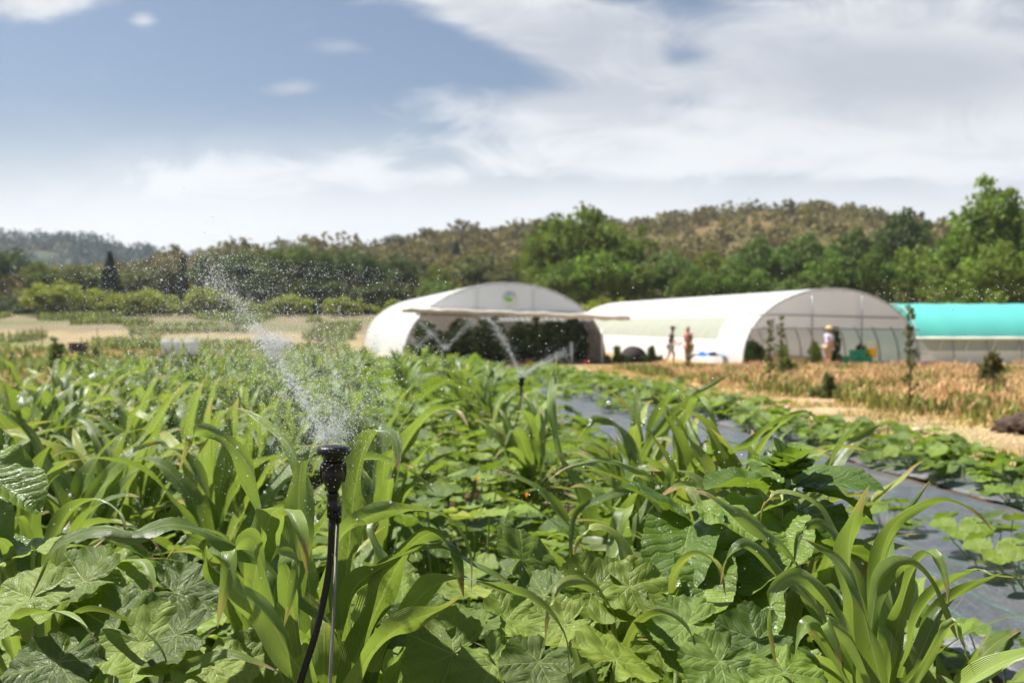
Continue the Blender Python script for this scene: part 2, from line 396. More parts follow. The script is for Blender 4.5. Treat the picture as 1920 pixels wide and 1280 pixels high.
# woven mats laid over the beds (local x = row coordinate)
ROWA = math.atan(.12)
def mat_strip(name, u0, u1, y0, y1, label):
    xs = spread([(u0, u1, .12)]); ys = spread([(y0, y1, .16)]); nx = len(xs); v = []
    c_, s_ = math.cos(ROWA), math.sin(ROWA)
    for y in ys:
        for x in xs:
            wx = x - .12*y; wz = gz(wx, y) + .055 + .03*mnoise.noise((x*2.2, y*1.1, 2)) + .02*mnoise.noise((x*6, y*3, 7))
            if x < u0+.05 or x > u1-.05: wz -= .045
            v.append((wx, y, wz))
    f = [(j*nx+i, j*nx+i+1, (j+1)*nx+i+1, (j+1)*nx+i) for j in range(len(ys)-1) for i in range(nx-1)]
    me = MB(); v2 = []
    for (x, y, z) in v: v2.append((x*c_+y*s_, -x*s_+y*c_, z))      # into a frame turned with the rows
    me.add(v2, f); o = me.build(name, M_mat); o.rotation_euler = (0, 0, ROWA); tag(o, label, None, None, 'structure'); return o
mat_strip('woven_ground_sheet', 2.55, 4.95, 2.0, 40, 'black woven ground cover with green marker lines, nearest wide strip')
mat_strip('woven_ground_sheet', 5.05, 6.25, 4.0, 40, 'black woven ground cover under the far squash rows beside the path')
# ================================================================ plants
def leaf_strip(mb, pts, width, n=22, across=3, roll=0.0, side=None, rg=rnd, tone=None, wave=1.5, base_w=.45, curl=0.0):
    """a maize blade along pts; side = preferred width direction"""
    C_ = catmull(pts, n); k2 = across*2+1
    tone = rg.random() if tone is None else tone
    L = sum((C_[i+1]-C_[i]).length for i in range(n)); ph = rg.random()*6.28; ph2 = rg.random()*6.28; fr = rg.uniform(9, 15)
    vs = []; uv = []
    if side is None:
        h = C_[-1]-C_[0]; h.z = 0; side = Vector((-h.y, h.x, 0)) if h.length > 1e-4 else Vector((1, 0, 0))
    s0 = side.normalized()
    for i, c in enumerate(C_):
        t = i/n; T = (C_[min(i+1, n)]-C_[max(i-1, 0)]).normalized()
        s_ = (s0-T*s0.dot(T))
        if s_.length < .15: s_ = frame(T)[0]
        s_.normalize()
        a = roll*math.sin(t*2.6+.3)+curl*t*t+.25*math.sin(t*5+ph); Nn = T.cross(s_)
        s1 = s_*math.cos(a)+Nn*math.sin(a); N1 = T.cross(s1)
        w = width*.53*min(1, base_w+t*1.9)*max(.0, (1-t**1.9))**.8
        fold = .42*(1-.5*t)
        for k in range(k2):
            q = k/across-1.0
            off = s1*q*w*(1-.12*abs(q)*fold)*(1+.07*math.sin(fr*1.7*t*L*2+ph*(1 if q < 0 else 2))) + N1*(fold*abs(q)**1.3*w + wave*.22*w*abs(q)**2*math.sin(fr*t*L*2+(ph if q < 0 else ph2)))
            vs.append(tuple(c+off)); uv.append((q*.5+.5, t))
    f = [(i*k2+k, i*k2+k+1, (i+1)*k2+k+1, (i+1)*k2+k) for i in range(n) for k in range(k2-1)]
    mb.add(vs, f, uv, tone)

def maize_meshes(seed, H=1.15, n=20, across=3, count=11, spread_=1.0):
    rg = random.Random(seed); lf = MB(); st = MB()
    top = H*.55
    tube(st, [(0, 0, -.05), (.005, 0, top*.5), (.0, .01, top)], [.013, .011, .006], 8)
    a0 = rg.random()*6.28
    for i in range(count):
        f = i/(count-1); z0 = .04+top*.95*f
        az_ = a0+(i % 2)*math.pi+rg.uniform(-.5, .5)
        L = (.55+.35*math.sin(math.pi*min(1, f*.9+.15)))*rg.uniform(.85, 1.15)*H*.85
        phi = R(rg.uniform(14, 42)*(1-.5*f)*spread_); droop = rg.choice([R(55), R(95), R(125), R(145), R(160)])*(.85 if f < .7 else .6)*rg.uniform(.7, 1.1)
        pw = rg.uniform(1.6, 3.2); pts = []; p = Vector((0, 0, z0)); m_ = 9
        for j in range(m_+1):
            pts.append(p.copy()); t = (j+.5)/m_; ang = phi+droop*t**pw; az2 = az_+.35*math.sin(t*3+i)*t
            p = p+Vector((math.cos(az2)*math.sin(ang), math.sin(az2)*math.sin(ang), math.cos(ang)))*L/m_
        leaf_strip(lf, pts, rg.uniform(.058, .090)*(.7+.5*H), n, across, roll=rg.uniform(-.6, .6), rg=rg, curl=rg.uniform(-.7, .7))
    return lf, st

def broad_leaf(mb, origin, xdir, nrm, size, kind='squash', lod=0, rg=rnd, tone=None, flat=.0):
    """leaf blade: petiole joins at origin, tip towards xdir"""
    tone = rg.random() if tone is None else tone
    rings, segs = {0: (10, 66), 1: (6, 36), 2: (3, 18)}[lod]
    X = xdir.normalized(); Z = (nrm-X*nrm.dot(X)).normalized(); Y = Z.cross(X)
    ph = [rg.random()*6.28 for _ in range(4)]
    cup = rg.uniform(-.18, .32); ruf = rg.uniform(.018, .055) if kind == 'squash' else rg.uniform(.04, .1); droop = rg.uniform(.1, .45)
    vs = [tuple(origin)]; uv = [(0, 0)]; fs = []
    if kind == 'squash':
        lobes = [0, R(52), -R(52), R(108), -R(108), R(160), -R(160)]
        depth = rg.uniform(.02, .11); lw = {a: rg.uniform(.75, 1.3) for a in lobes}
    for j in range(1, rings+1):
        r_ = (j/rings)**.85
        for k in range(segs):
            th = -math.pi+2*math.pi*(k+.5)/segs
            if kind == 'squash':
                dm = min(lobes, key=lambda a: abs(th-a)); d_ = th-dm
                # pointed lobes, notch at the petiole
                Rr = .80+.12*math.cos(th) + depth*lw[dm]*(math.cos(min(abs(d_)/R(27), 1)*math.pi)*.5)
                Rr *= 1-.80*math.exp(-((math.pi-abs(th))/.20)**2)
                if lod < 2: Rr += (.034 if k % 2 else 0)*(1 if j == rings else 0) - .01
                Rr *= 1+.03*math.sin(2*th+ph[0])+.018*math.sin(9*th+ph[3])
                rr = r_*Rr; x = rr*math.cos(th); y = rr*math.sin(th)
                va, vr = abs(rr*math.sin(d_)), rr*math.cos(d_)
                z = cup*rr*rr + ruf*r_**2.5*(math.sin(4*th+ph[1])+.9*math.sin(11*th+ph[2])+.5*math.sin(17*th+ph[0])) + .05*r_*r_*math.sin(2*th+ph[3]) - droop*max(0, x)**2*.35
                z += .028*r_*(1-math.exp(-(va/.10)**2))+.035*math.sin(7*x+ph[2])*math.sin(6*y+ph[0])*r_ + .02*math.sin(12*x+ph[3])*math.sin(13*y)
            else:
                # ovate, cordate base; origin near base
                c_ = math.cos(th); Rr = (.62+.30*max(0, c_)**3*1.25+.04*math.cos(2*th))
                Rr *= 1-.35*math.exp(-((math.pi-abs(th))/.3)**2)
                if lod < 2: Rr += .02*(1 if (k % 2 and j == rings) else 0)
                rr = r_*Rr; x = rr*c_*1.25+.12*r_; y = rr*math.sin(th)*1.12
                va, vr = abs(y), x+.2
                z = cup*y*y*1.2 + .35*abs(y) - droop*max(0, x)**2*.55 + ruf*.8*r_**3*math.sin(7*th+ph[1]) + .012*math.sin((x-.9*abs(y))*24)*(r_*(1-r_))*3+.03*math.sin(x*9+ph[2])*math.sin(y*11+ph[3])
            q = origin + (X*x+Y*y+Z*z)*size
            vs.append(tuple(q)); uv.append((va, vr))
    for k in range(segs): fs.append((0, 1+k, 1+(k+1) % segs))
    for j in range(rings-1):
        for k in range(segs):
            a = 1+j*segs+k; b = 1+j*segs+(k+1) % segs; fs.append((a, a+segs, b+segs, b))
    mb.add(vs, fs, uv, tone)

def squash_meshes(seed, lod=1, count=16, rad=.55, hmin=.28, hmax=.62, size=(.085, .165)):
    rg = random.Random(seed); lf = MB(); st = MB()
    for i in range(count):
        a = i*2.4+rg.uniform(-.4, .4); rr = rad*math.sqrt((i+.5)/count)*rg.uniform(.8, 1.1)
        h = rg.uniform(hmin, hmax)*(1-.35*(rr/rad)**2)
        o = Vector((rr*math.cos(a), rr*math.sin(a), h)); b = Vector((rr*.35*math.cos(a), rr*.35*math.sin(a), -.03))
        s_ = rg.uniform(*size)*(1 if i > 2 else .75)
        X = Vector((math.cos(a+rg.uniform(-.9, .9)), math.sin(a+rg.uniform(-.9, .9)), rg.uniform(-.45, .25)))
        N = Vector((.35*math.cos(a)+rg.uniform(-.35, .35), .35*math.sin(a)+rg.uniform(-.35, .35), 1))
        broad_leaf(lf, o, X, N, s_, 'squash', lod, rg)
        if lod < 2:
            mid = (o+b)*.5+Vector((0, 0, .02))+Vector((math.cos(a), math.sin(a), 0))*.04
            tube(st, [b, mid, o], [.0065, .0055, .0045], 5 if lod else 7, caps=False)
    if lod < 2:
        for q in range(3):
            a = rg.random()*6.28; tube(st, [(0, 0, 0), (.2*math.cos(a), .2*math.sin(a), .03), (.5*math.cos(a+.3), .5*math.sin(a+.3), .0)], [.008, .008, .006], 5)
    return lf, st

def plant(name, lab, cat, group, loc, rz, meshes, mats, s=1.0, parts=('foliage', 'stem')):
    e = empty(name, loc, rz, label=lab, cat=cat, group=group); e.scale = (s, s, s)
    for nm, me, mt in zip(parts, meshes, mats):
        o = me.build(nm, mt, e) if isinstance(me, MB) else bpy.data.objects.new(nm, me)
        if not isinstance(me, MB): COL.objects.link(o); o.parent = e
    return e

# --- prototypes (mesh data shared between copies)
def proto(lst, mats, tagname):
    return [(a.mesh(tagname+'_foliage', mats[0]), b.mesh(tagname+'_stem', mats[1])) for a, b in lst]
MZ = proto([maize_meshes(40+i, H=1.02+.05*i, n=24, across=3, count=12) for i in range(7)], (M_maize, M_stem), 'maize')
SQ1 = proto([squash_meshes(70+i, 0, 26) for i in range(4)], (M_squash, M_stemp), 'squash')
SQ2 = proto([squash_meshes(80+i, 1, 24) for i in range(6)], (M_squash, M_stemp), 'squash')
SQ3 = proto([squash_meshes(90+i, 1, 13, rad=.42, hmin=.12, hmax=.36, size=(.11, .17)) for i in range(5)], (M_squash, M_stemp), 'squash')
rg = random.Random(11)
def infrustum(x, y, m_=.5): return y > .3 and abs(x) < .525*y+m_
def wx(u, y): return u-.12*y

# squash under the maize, near part of the field
def sq_label(u, y):
    if y < 4.2: return ('dark green squash plant with big ruffled leaves low in the nearest foreground', 'squash plants nearest the camera')
    if y < 8: return (('squash plant with broad leaves in the bed left of the tall sprinkler rows' if u < -1 else 'squash plant with broad leaves between the nearest maize and the second sprinkler'), 'squash plants in the near bed left' if u < -1 else 'squash plants in the near bed centre')
    return (('soft green squash plant further back on the left side of the vegetable bed' if u < -1.5 else 'squash plant further back beside the second sprinkler'), 'squash plants in the far bed left' if u < -1.5 else 'squash plants in the far bed centre')
nsq = 0; y = 1.55
while y < 13.5:
    st_ = .56 if y < 6 else .72
    u = 1.95
    while wx(u, y) > -.53*y-.8:
        x = wx(u, y)+rg.uniform(-.12, .12); yy_ = y+rg.uniform(-.14, .14)
        if infrustum(x, yy_, .55) and not (abs(x+.36) < .16 and yy_ < 2.5):
            near = yy_ < 4.4; pr = rg.choice((SQ1 if near else SQ2) if u < 1.5 else SQ3); lab, grp = sq_label(u, yy_)
            sc_ = rg.uniform(.85, 1.1)*(1.0 if yy_ < 9 else 1.05)
            if u > 1.5: sc_ *= .9+.2*rg.random()
            plant('squash_plant', lab, 'squash plant', grp, (x, yy_, gz(x, yy_)-.02), rg.random()*6.28, pr, (M_squash, M_stemp), sc_)
            nsq += 1
        u -= st_
    y += st_
# far part of the bed: one mass that nobody could count
def squash_low(seed, count=14, rad=.6, tall=.5):
    rg_ = random.Random(seed); lf = MB()
    for i in range(count):
        a = i*2.4+rg_.uniform(-.5, .5); rr = rad*math.sqrt((i+.5)/count)
        o = Vector((rr*math.cos(a), rr*math.sin(a), rg_.uniform(.2, tall)))
        broad_leaf(lf, o, Vector((math.cos(a), math.sin(a), rg_.uniform(-.6, .2))), Vector((rg_.uniform(-.5, .5), rg_.uniform(-.5, .5), 1)), rg_.uniform(.13, .2), 'squash', 2, rg_)
    return lf
LOW = [squash_low(200+i) for i in range(5)]
far = MB(); y = 13.6
while y < 40:
    u = 1.9+(y-13)*.04
    while wx(u, y) > -.30*y-1.6-.04*y:
        x = wx(u, y)+rg.uniform(-.2, .2)
        if infrustum(x, y, .8): far.merge(rg.choice(LOW), Matrix.Translation((x, y+rg.uniform(-.2, .2), gz(x, y))) @ Matrix.Rotation(rg.random()*6.28, 4, 'Z') @ Matrix.Scale(rg.uniform(.8, 1.25), 4))
        u -= .8
    y += .8
tag(far.build('crop_foliage', M_squash), 'blurred mass of squash leaves filling the far end of the vegetable bed', 'crop foliage', None, 'stuff')

# maize: rows
def place_maize(x, y, lab, grp, s=1.0, k=None):
    plant('maize_plant', lab, 'maize plant', grp, (x, y, gz(x, y)-.02), rg.random()*6.28, MZ[k if k is not None else rg.randrange(len(MZ))], (M_maize, M_stem), s)
nm = 0
for u0, ya, yb, st_, pr, lab, grp in (
    (1.22, 3.7, 5.6, .33, 1.0, 'tall maize with long arching leaves right of centre, in front of the second sprinkler', 'maize in the clump right of centre'),
    (1.55, 3.5, 5.3, .36, .9, 'tall maize with long arching leaves right of centre, in front of the second sprinkler', 'maize in the clump right of centre'),
    (.95, 6.8, 13.5, .75, .6, 'blurred maize plant in the row behind the second sprinkler', 'maize behind the second sprinkler'),
    (-1.35, 3.9, 13, .36, .9, 'maize plant in the nearest row left of the tall sprinkler', 'maize in the nearest left row'),
    (-2.2, 4.6, 14, .38, .85, 'maize plant in the second row left of the sprinkler', 'maize in the second left row'),
    (-3.1, 6.2, 14.5, .45, .85, 'blurred maize plant in the third row on the left', 'maize in the third left row'),
    (-4.0, 8, 15, .48, .8, 'blurred maize plant in the outer row on the left edge of the bed', 'maize in the outer left row'),
    (-.8, 4.1, 10, .55, .6, 'slim maize plant in the loose row right behind the water jet', 'maize in the loose row behind the jet'),
    (-.1, 3.6, 6.5, .95, .7, 'single maize plant among the low squash between the stake and the centre clump', 'single maize between stake and centre clump'),
    (-.4, 7.5, 14, .8, .55, 'lone maize plant standing in the squash behind the spray', 'maize standing in squash behind the spray')):
    y = ya
    while y < yb:
        x = wx(u0, y)+rg.uniform(-.1, .1)
        if rg.random() < pr and infrustum(x, y, .4):
            place_maize(x, y+rg.uniform(-.08, .08), lab, grp, rg.uniform(.85, 1.08)*(1.0 if y < 7 else .98)); nm += 1
        y += st_
for (x, y, sc_, k, lab) in (
    (-1.02, 2.75, .80, 0, 'maize plant in front of the left rows, nearest one to the tall sprinkler clump'), (-1.45, 3.05, .85, 1, 'maize plant in front of the left rows, beside the pale sunflower leaf'),
    (-.85, 3.35, .85, 2, 'maize plant behind the long leaf that arches left from the sprinkler clump'), (-1.75, 3.6, .9, 3, 'maize plant at the left edge behind the pale sunflower leaf'),
    (-.55, 2.75, .78, 4, 'small maize plant directly behind the maize left of the stake'), (.98, 2.55, .78, 5, 'maize plant touching the right side of the lower right clump'),
    (.62, 2.35, .72, 6, 'short maize plant between the lower right clump and the sunflower'), (1.0, 2.1, .70, 2, 'short maize plant with thin drooping leaves at the right edge of the bed'),
    (.55, 3.2, .85, 1, 'maize plant behind the sunflower with the leafy bud'), (.75, 3.5, .95, 3, 'maize plant right behind the leafy bud, under the drooping leaf tips'),
    (.30, 3.4, .80, 0, 'maize plant left of the centre clump with leaves lying over the squash'), (-.02, 2.45, .62, 5, 'short maize plant among squash right of the stake clump'),
    (-.72, 2.3, .66, 3, 'short maize plant in the squash under the long arching leaf'), (-1.15, 2.35, .68, 6, 'short maize plant at the far lower left above the huge dark leaves'), (.22, 2.75, .7, 1, 'short maize plant left of the hanging sunflower leaf'), (1.22, 2.75, .72, 0, 'maize plant overhanging the black mat right of the leafy bud'), (.48, 2.0, .55, 4, 'very short maize plant at the bottom edge between the sunflowers and the right clump')):
    plant('maize_plant', lab, 'maize plant', None, (x, y, gz(x, y)-.02), (x*9+y*5) % 6.28, MZ[k], (M_maize, M_stem), sc_)
mz = MB(); y = 14.5
def maize_low(seed):
    rg_ = random.Random(seed); m_ = MB()
    a, b = maize_meshes(seed, 1.1, n=6, across=1, count=10); return a
ML = [maize_low(300+i) for i in range(4)]
while y < 34:
    for u in [q*.9-16 for q in range(20)]:
        x = wx(u, y)+rg.uniform(-.2, .2)
        if infrustum(x, y, .5) and x > -.30*y-1.6 and rg.random() < (.5 if u < -.5 else .28):
            mz.merge(rg.choice(ML), Matrix.Translation((x, y, gz(x, y))) @ Matrix.Rotation(rg.random()*6.28, 4, 'Z') @ Matrix.Scale(rg.uniform(.8, 1.1), 4))
    y += .6
tag(mz.build('maize_mass', M_maize), 'blurred maize tops over the far end of the vegetable bed', 'maize', None, 'stuff')

# --- foreground plants set leaf by leaf
def hero_maize(base, leaves, lab, seed, extra=0, H=1.1, stalks=1):
    rg_ = random.Random(seed); lf = MB(); st = MB(); base = Vector(base)
    for px, w, roll in leaves:
        pts = [P(*q) for q in px]
        view = (pts[len(pts)//2]-Vector((0, 0, CZ))).normalized()
        T = (pts[-1]-pts[0]).normalized(); sd_ = T.cross(view)
        if sd_.length < .1: sd_ = Vector((1, 0, 0))
        if sd_.x < 0: sd_ = -sd_
        depth = pts[len(pts)//2].y
        # width vector turned out of the picture plane so the blade has a lie of its own
        sd_ = (sd_.normalized()+Vector((0, roll, .15))).normalized()
        leaf_strip(lf, [q-base for q in pts], w/F*depth*1.2, 40, 4, roll=.5, side=sd_, rg=rg_, wave=2.2, curl=rg_.uniform(-.5, .5))
    top = Vector((0, 0, H*.55))
    for k in range(stalks):
        ox = Vector((rg_.uniform(-.07, .07), rg_.uniform(-.05, .05), 0))*(k > 0)
        tube(st, [ox+Vector((0, 0, -.05)), ox+top*.5, ox+top+Vector((.01, 0, 0))], [.015, .012, .006], 10)
        if extra:
            a, _ = maize_meshes(seed+7*k, H*.85, 26, 3, extra, .8); lf.merge(a, Matrix.Translation(ox))
    e = empty('maize_plant', tuple(base), 0, label=lab, cat='maize plant')
    lf.build('foliage', M_maize, e); st.build('stem', M_stem, e)
    return e
hero_maize((-.43, 2.2, 0), [
    ([(560, 1300, 2.15), (525, 1180, 2.1), (492, 1060, 2.05), (470, 1010, 2.0), (440, 1030, 1.93), (420, 1100, 1.9), (408, 1178, 1.9)], 56, .4),
    ([(470, 1130, 2.3), (492, 1010, 2.2), (515, 958, 2.1), (545, 960, 2.0), (568, 1010, 1.95), (578, 1085, 1.95)], 58, .3),
    ([(556, 1120, 2.2), (560, 990, 2.22), (562, 900, 2.24), (572, 845, 2.26), (590, 828, 2.3)], 52, .1),
    ([(600, 1150, 2.2), (500, 1060, 2.15), (420, 1010, 2.05), (345, 985, 2.0), (300, 985, 1.98), (250, 1000, 1.95), (200, 990, 1.95), (140, 1005, 1.95), (95, 1035, 1.95), (52, 1130, 1.98)], 44, .8),
    ([(540, 1130, 2.25), (500, 1000, 2.25), (478, 900, 2.2), (440, 840, 2.15), (395, 808, 2.1), (358, 820, 2.05), (335, 885, 2.05)], 46, .3),
    ([(585, 1050, 2.25), (577, 930, 2.3), (550, 850, 2.35), (508, 800, 2.4), (465, 770, 2.45), (440, 764, 2.5)], 24, .6),
    ([(590, 1290, 2.05), (545, 1230, 2.0), (500, 1150, 1.98), (440, 1100, 1.95), (420, 1030, 2.0)], 60, .3),
    ([(600, 1310, 2.1), (545, 1240, 2.12), (515, 1130, 2.15), (530, 1040, 2.2), (560, 1010, 2.25)], 66, .1),
    ([(520, 1250, 2.2), (470, 1170, 2.2), (440, 1100, 2.15), (395, 1060, 2.1), (380, 1020, 2.0), (340, 1010, 1.95), (310, 1050, 1.95)], 40, .6),
    ([(560, 1230, 2.0), (545, 1120, 1.95), (530, 1060, 1.92), (525, 1045, 1.9), (555, 1045, 1.86), (548, 1110, 1.86), (532, 1175, 1.86)], 34, .2),
], 'tall maize just left of the black sprinkler stake, leaves folding over and hanging', 21, 7, 1.05, 2)
hero_maize((-.30, 2.32, 0), [
    ([(640, 1180, 2.2), (655, 1020, 2.2), (668, 900, 2.2), (688, 830, 2.2), (712, 806, 2.18), (738, 818, 2.15), (746, 850, 2.12), (745, 885, 2.1)], 56, .1),
    ([(600, 1120, 2.15), (640, 1005, 2.1), (700, 965, 2.05), (760, 955, 2.0), (815, 960, 1.98), (850, 980, 1.95), (880, 1035, 1.93), (884, 1115, 1.93)], 34, .8),
    ([(650, 1200, 2.15), (660, 1110, 2.1), (720, 1060, 2.05), (775, 1035, 2.0), (830, 1028, 1.98), (868, 1046, 1.95), (925, 1075, 1.93), (978, 1110, 1.93)], 40, .8),
    ([(700, 1260, 2.15), (760, 1150, 2.1), (815, 1098, 2.0), (870, 1085, 1.95), (930, 1098, 1.92), (985, 1118, 1.9), (1030, 1150, 1.88), (1062, 1200, 1.87), (1070, 1275, 1.87)], 46, .7),
    ([(640, 1300, 2.15), (690, 1180, 2.12), (735, 1080, 2.08), (775, 1020, 2.03), (815, 1000, 2.0), (850, 1040, 1.95), (870, 1120, 1.93)], 62, .25),
    ([(650, 1280, 2.25), (700, 1150, 2.3), (715, 1060, 2.35), (700, 990, 2.4), (720, 960, 2.45)], 60, .1),
    ([(655, 1300, 2.0), (700, 1220, 2.0), (760, 1170, 1.98), (830, 1140, 1.95), (870, 1110, 1.93)], 52, .5),
    ([(620, 1300, 2.3), (628, 1130, 2.35), (640, 1000, 2.4), (625, 900, 2.5)], 60, .1),
    ([(560, 1020, 2.5), (600, 990, 2.45), (650, 880, 2.5), (700, 860, 2.55), (770, 880, 2.55), (815, 925, 2.5)], 26, .7),
], 'tall maize just right of the black sprinkler stake, long blades arching to the right', 22, 7, 1.05, 2)
hero_maize((.80, 2.2, 0), [
    ([(1625, 1300, 2.2), (1600, 1150, 2.18), (1592, 1040, 2.15), (1603, 970, 2.12), (1630, 908, 2.1)], 62, .1),
    ([(1650, 1300, 2.1), (1640, 1150, 2.08), (1650, 1060, 2.05), (1672, 990, 2.02), (1712, 955, 2.0), (1760, 938, 1.97), (1805, 948, 1.95), (1840, 972, 1.94), (1865, 1000, 1.93)], 36, .4),
    ([(1640, 1150, 2.15), (1660, 1030, 2.12), (1698, 965, 2.1), (1745, 898, 2.1)], 17, .3),
    ([(1630, 1200, 2.05), (1645, 1100, 2.0), (1680, 1062, 1.95), (1715, 1062, 1.92), (1745, 1090, 1.9), (1772, 1142, 1.89), (1796, 1200, 1.89)], 38, .3),
    ([(1665, 1290, 2.1), (1680, 1190, 2.05), (1705, 1085, 2.0), (1735, 1040, 1.97), (1762, 1050, 1.95), (1776, 1100, 1.93), (1778, 1135, 1.93)], 36, .2),
    ([(1690, 1270, 2.2), (1720, 1160, 2.15), (1770, 1095, 2.1), (1828, 1066, 2.05), (1860, 1078, 2.02), (1925, 1085, 2.0)], 30, .8),
    ([(1700, 1250, 2.1), (1745, 1160, 2.05), (1800, 1110, 2.0), (1850, 1084, 1.95), (1895, 1076, 1.92), (1935, 1130, 1.9)], 28, .8),
    ([(1625, 1310, 2.1), (1595, 1190, 2.05), (1555, 1110, 2.0), (1510, 1082, 1.95), (1470, 1088, 1.92), (1445, 1130, 1.9), (1440, 1180, 1.9), (1456, 1250, 1.9)], 46, .4),
    ([(1590, 1250, 2.25), (1540, 1150, 2.2), (1480, 1085, 2.15), (1430, 1030, 2.1), (1390, 1018, 2.05), (1362, 1050, 2.03), (1350, 1100, 2.03)], 40, .6),
    ([(1560, 1200, 2.35), (1520, 1100, 2.35), (1470, 1020, 2.3), (1420, 985, 2.25), (1365, 950, 2.2), (1325, 925, 2.2), (1290, 920, 2.2)], 44, .8),
    ([(1660, 1310, 1.98), (1632, 1200, 1.95), (1608, 1110, 1.95), (1570, 1050, 1.98), (1510, 1010, 2.0)], 40, .2),
    ([(1600, 1310, 1.95), (1570, 1220, 1.92), (1540, 1170, 1.9), (1512, 1168, 1.87), (1495, 1210, 1.86), (1484, 1290, 1.86)], 36, .3),
    ([(1640, 1320, 1.95), (1620, 1250, 1.92), (1590, 1190, 1.9), (1550, 1165, 1.87), (1570, 1215, 1.85), (1578, 1260, 1.85)], 34, .5),
    ([(1640, 1250, 2.25), (1615, 1120, 2.3), (1590, 1040, 2.3), (1550, 985, 2.3), (1515, 985, 2.28), (1495, 1015, 2.27), (1490, 1060, 2.27)], 30, .3),
    ([(1640, 1300, 2.3), (1620, 1180, 2.3), (1600, 1060, 2.35), (1560, 980, 2.4), (1525, 940, 2.4), (1468, 920, 2.4), (1432, 945, 2.38), (1426, 980, 2.38)], 26, .5),
    ([(1650, 1310, 2.05), (1672, 1200, 2.05), (1655, 1130, 2.08), (1628, 1075, 2.1)], 52, .1),
    ([(1690, 1310, 2.0), (1720, 1240, 2.0), (1760, 1150, 2.02), (1790, 1120, 2.05)], 34, .3),
    ([(1680, 1300, 1.95), (1740, 1240, 1.93), (1810, 1190, 1.9), (1880, 1160, 1.9), (1930, 1150, 1.9)], 20, .8),
    ([(1700, 1310, 1.9), (1780, 1170, 1.85), (1800, 1200, 1.83), (1830, 1270, 1.82)], 20, .4),
    ([(1560, 1310, 2.0), (1530, 1230, 2.0), (1470, 1210, 1.98), (1420, 1230, 1.96), (1370, 1270, 1.95)], 30, .8),
], 'tall maize at the lower right, dark upright blades and drooping tips over the black mat', 23, 6, 1.05, 2)
hero_maize((.42, 3.9, 0), [
    ([(1290, 1010, 4.0), (1250, 920, 3.8), (1215, 892, 3.6), (1180, 874, 3.5), (1130, 862, 3.4), (1075, 872, 3.35), (1040, 890, 3.3), (1018, 912, 3.3)], 20, .8),
    ([(1260, 1000, 3.6), (1230, 940, 3.5), (1190, 915, 3.4), (1130, 935, 3.3), (1080, 960, 3.25), (1070, 1030, 3.2), (1072, 1080, 3.2)], 20, .4),
    ([(1180, 1040, 3.3), (1160, 970, 3.2), (1170, 955, 3.1), (1155, 1000, 3.05), (1140, 1060, 3.0), (1132, 1110, 3.0)], 34, .2),
    ([(1240, 1000, 3.9), (1300, 880, 3.8), (1350, 850, 3.7), (1400, 835, 3.6), (1440, 800, 3.5), (1475, 782, 3.5), (1478, 822, 3.5)], 24, .6),
    ([(1380, 930, 4), (1420, 850, 3.9), (1470, 790, 3.8), (1510, 772, 3.7), (1537, 800, 3.7)], 16, .6),
    ([(1180, 900, 4.2), (1240, 800, 4.2), (1300, 745, 4.2), (1366, 702, 4.2)], 22, .3),
    ([(1050, 850, 4.4), (1035, 760, 4.5), (1040, 700, 4.6), (1046, 662, 4.6)], 18, .1),
    ([(1250, 950, 4.0), (1275, 830, 4.0), (1300, 750, 4.0), (1330, 770, 3.9), (1350, 830, 3.9)], 26, .3),
    ([(1220, 950, 4.1), (1190, 850, 4.1), (1150, 790, 4.1), (1110, 790, 4.0), (1080, 830, 4.0)], 30, .3),
], 'tall yellowish maize in the middle distance with one spear leaf reaching above the rest', 24, 9, 1.15, 3)

hero_maize((-.98, 2.15, 0), [
    ([(40, 1270, 2.2), (20, 1180, 2.1), (60, 1150, 2.0), (120, 1150, 1.95), (170, 1190, 1.9), (190, 1250, 1.88)], 34, .7),
    ([(90, 1290, 2.2), (100, 1200, 2.15), (150, 1150, 2.05), (205, 1150, 2.0), (260, 1175, 1.95), (300, 1215, 1.93), (318, 1262, 1.92)], 30, .7),
    ([(60, 1200, 2.3), (30, 1080, 2.3), (10, 1020, 2.25), (-30, 1010, 2.2)], 34, .3),
    ([(130, 1230, 2.3), (170, 1120, 2.3), (215, 1060, 2.25), (262, 1050, 2.2), (285, 1090, 2.15), (270, 1150, 2.12)], 32, .4),
    ([(80, 1200, 2.4), (90, 1050, 2.45), (130, 960, 2.5), (185, 935, 2.5), (225, 965, 2.45), (235, 1010, 2.42)], 34, .4),
    ([(150, 1250, 2.1), (240, 1240, 2.0), (330, 1255, 1.95), (420, 1225, 1.9), (480, 1240, 1.88), (530, 1262, 1.88)], 30, .8),
], 'maize with low folded leaves over the dark squash in the bottom left corner', 25, 5, .85, 1)
hero_maize((.30, 2.1, 0), [
    ([(1150, 1290, 2.2), (1190, 1180, 2.15), (1240, 1150, 2.05), (1290, 1180, 2.0), (1310, 1250, 1.97)], 28, .6),
    ([(1170, 1290, 2.25), (1150, 1150, 2.25), (1110, 1095, 2.2), (1060, 1090, 2.15), (1030, 1140, 2.1), (1022, 1200, 2.08)], 28, .5),
    ([(1180, 1280, 2.3), (1190, 1120, 2.35), (1170, 1020, 2.4), (1125, 985, 2.4), (1085, 1010, 2.38), (1070, 1070, 2.36)], 28, .4),
    ([(1200, 1280, 2.3), (1250, 1170, 2.3), (1262, 1080, 2.3), (1300, 1040, 2.28), (1345, 1060, 2.25), (1362, 1120, 2.22)], 26, .4),
], 'slim maize with drooping ribbon leaves right of the bottom centre', 26, 5, .8, 1)
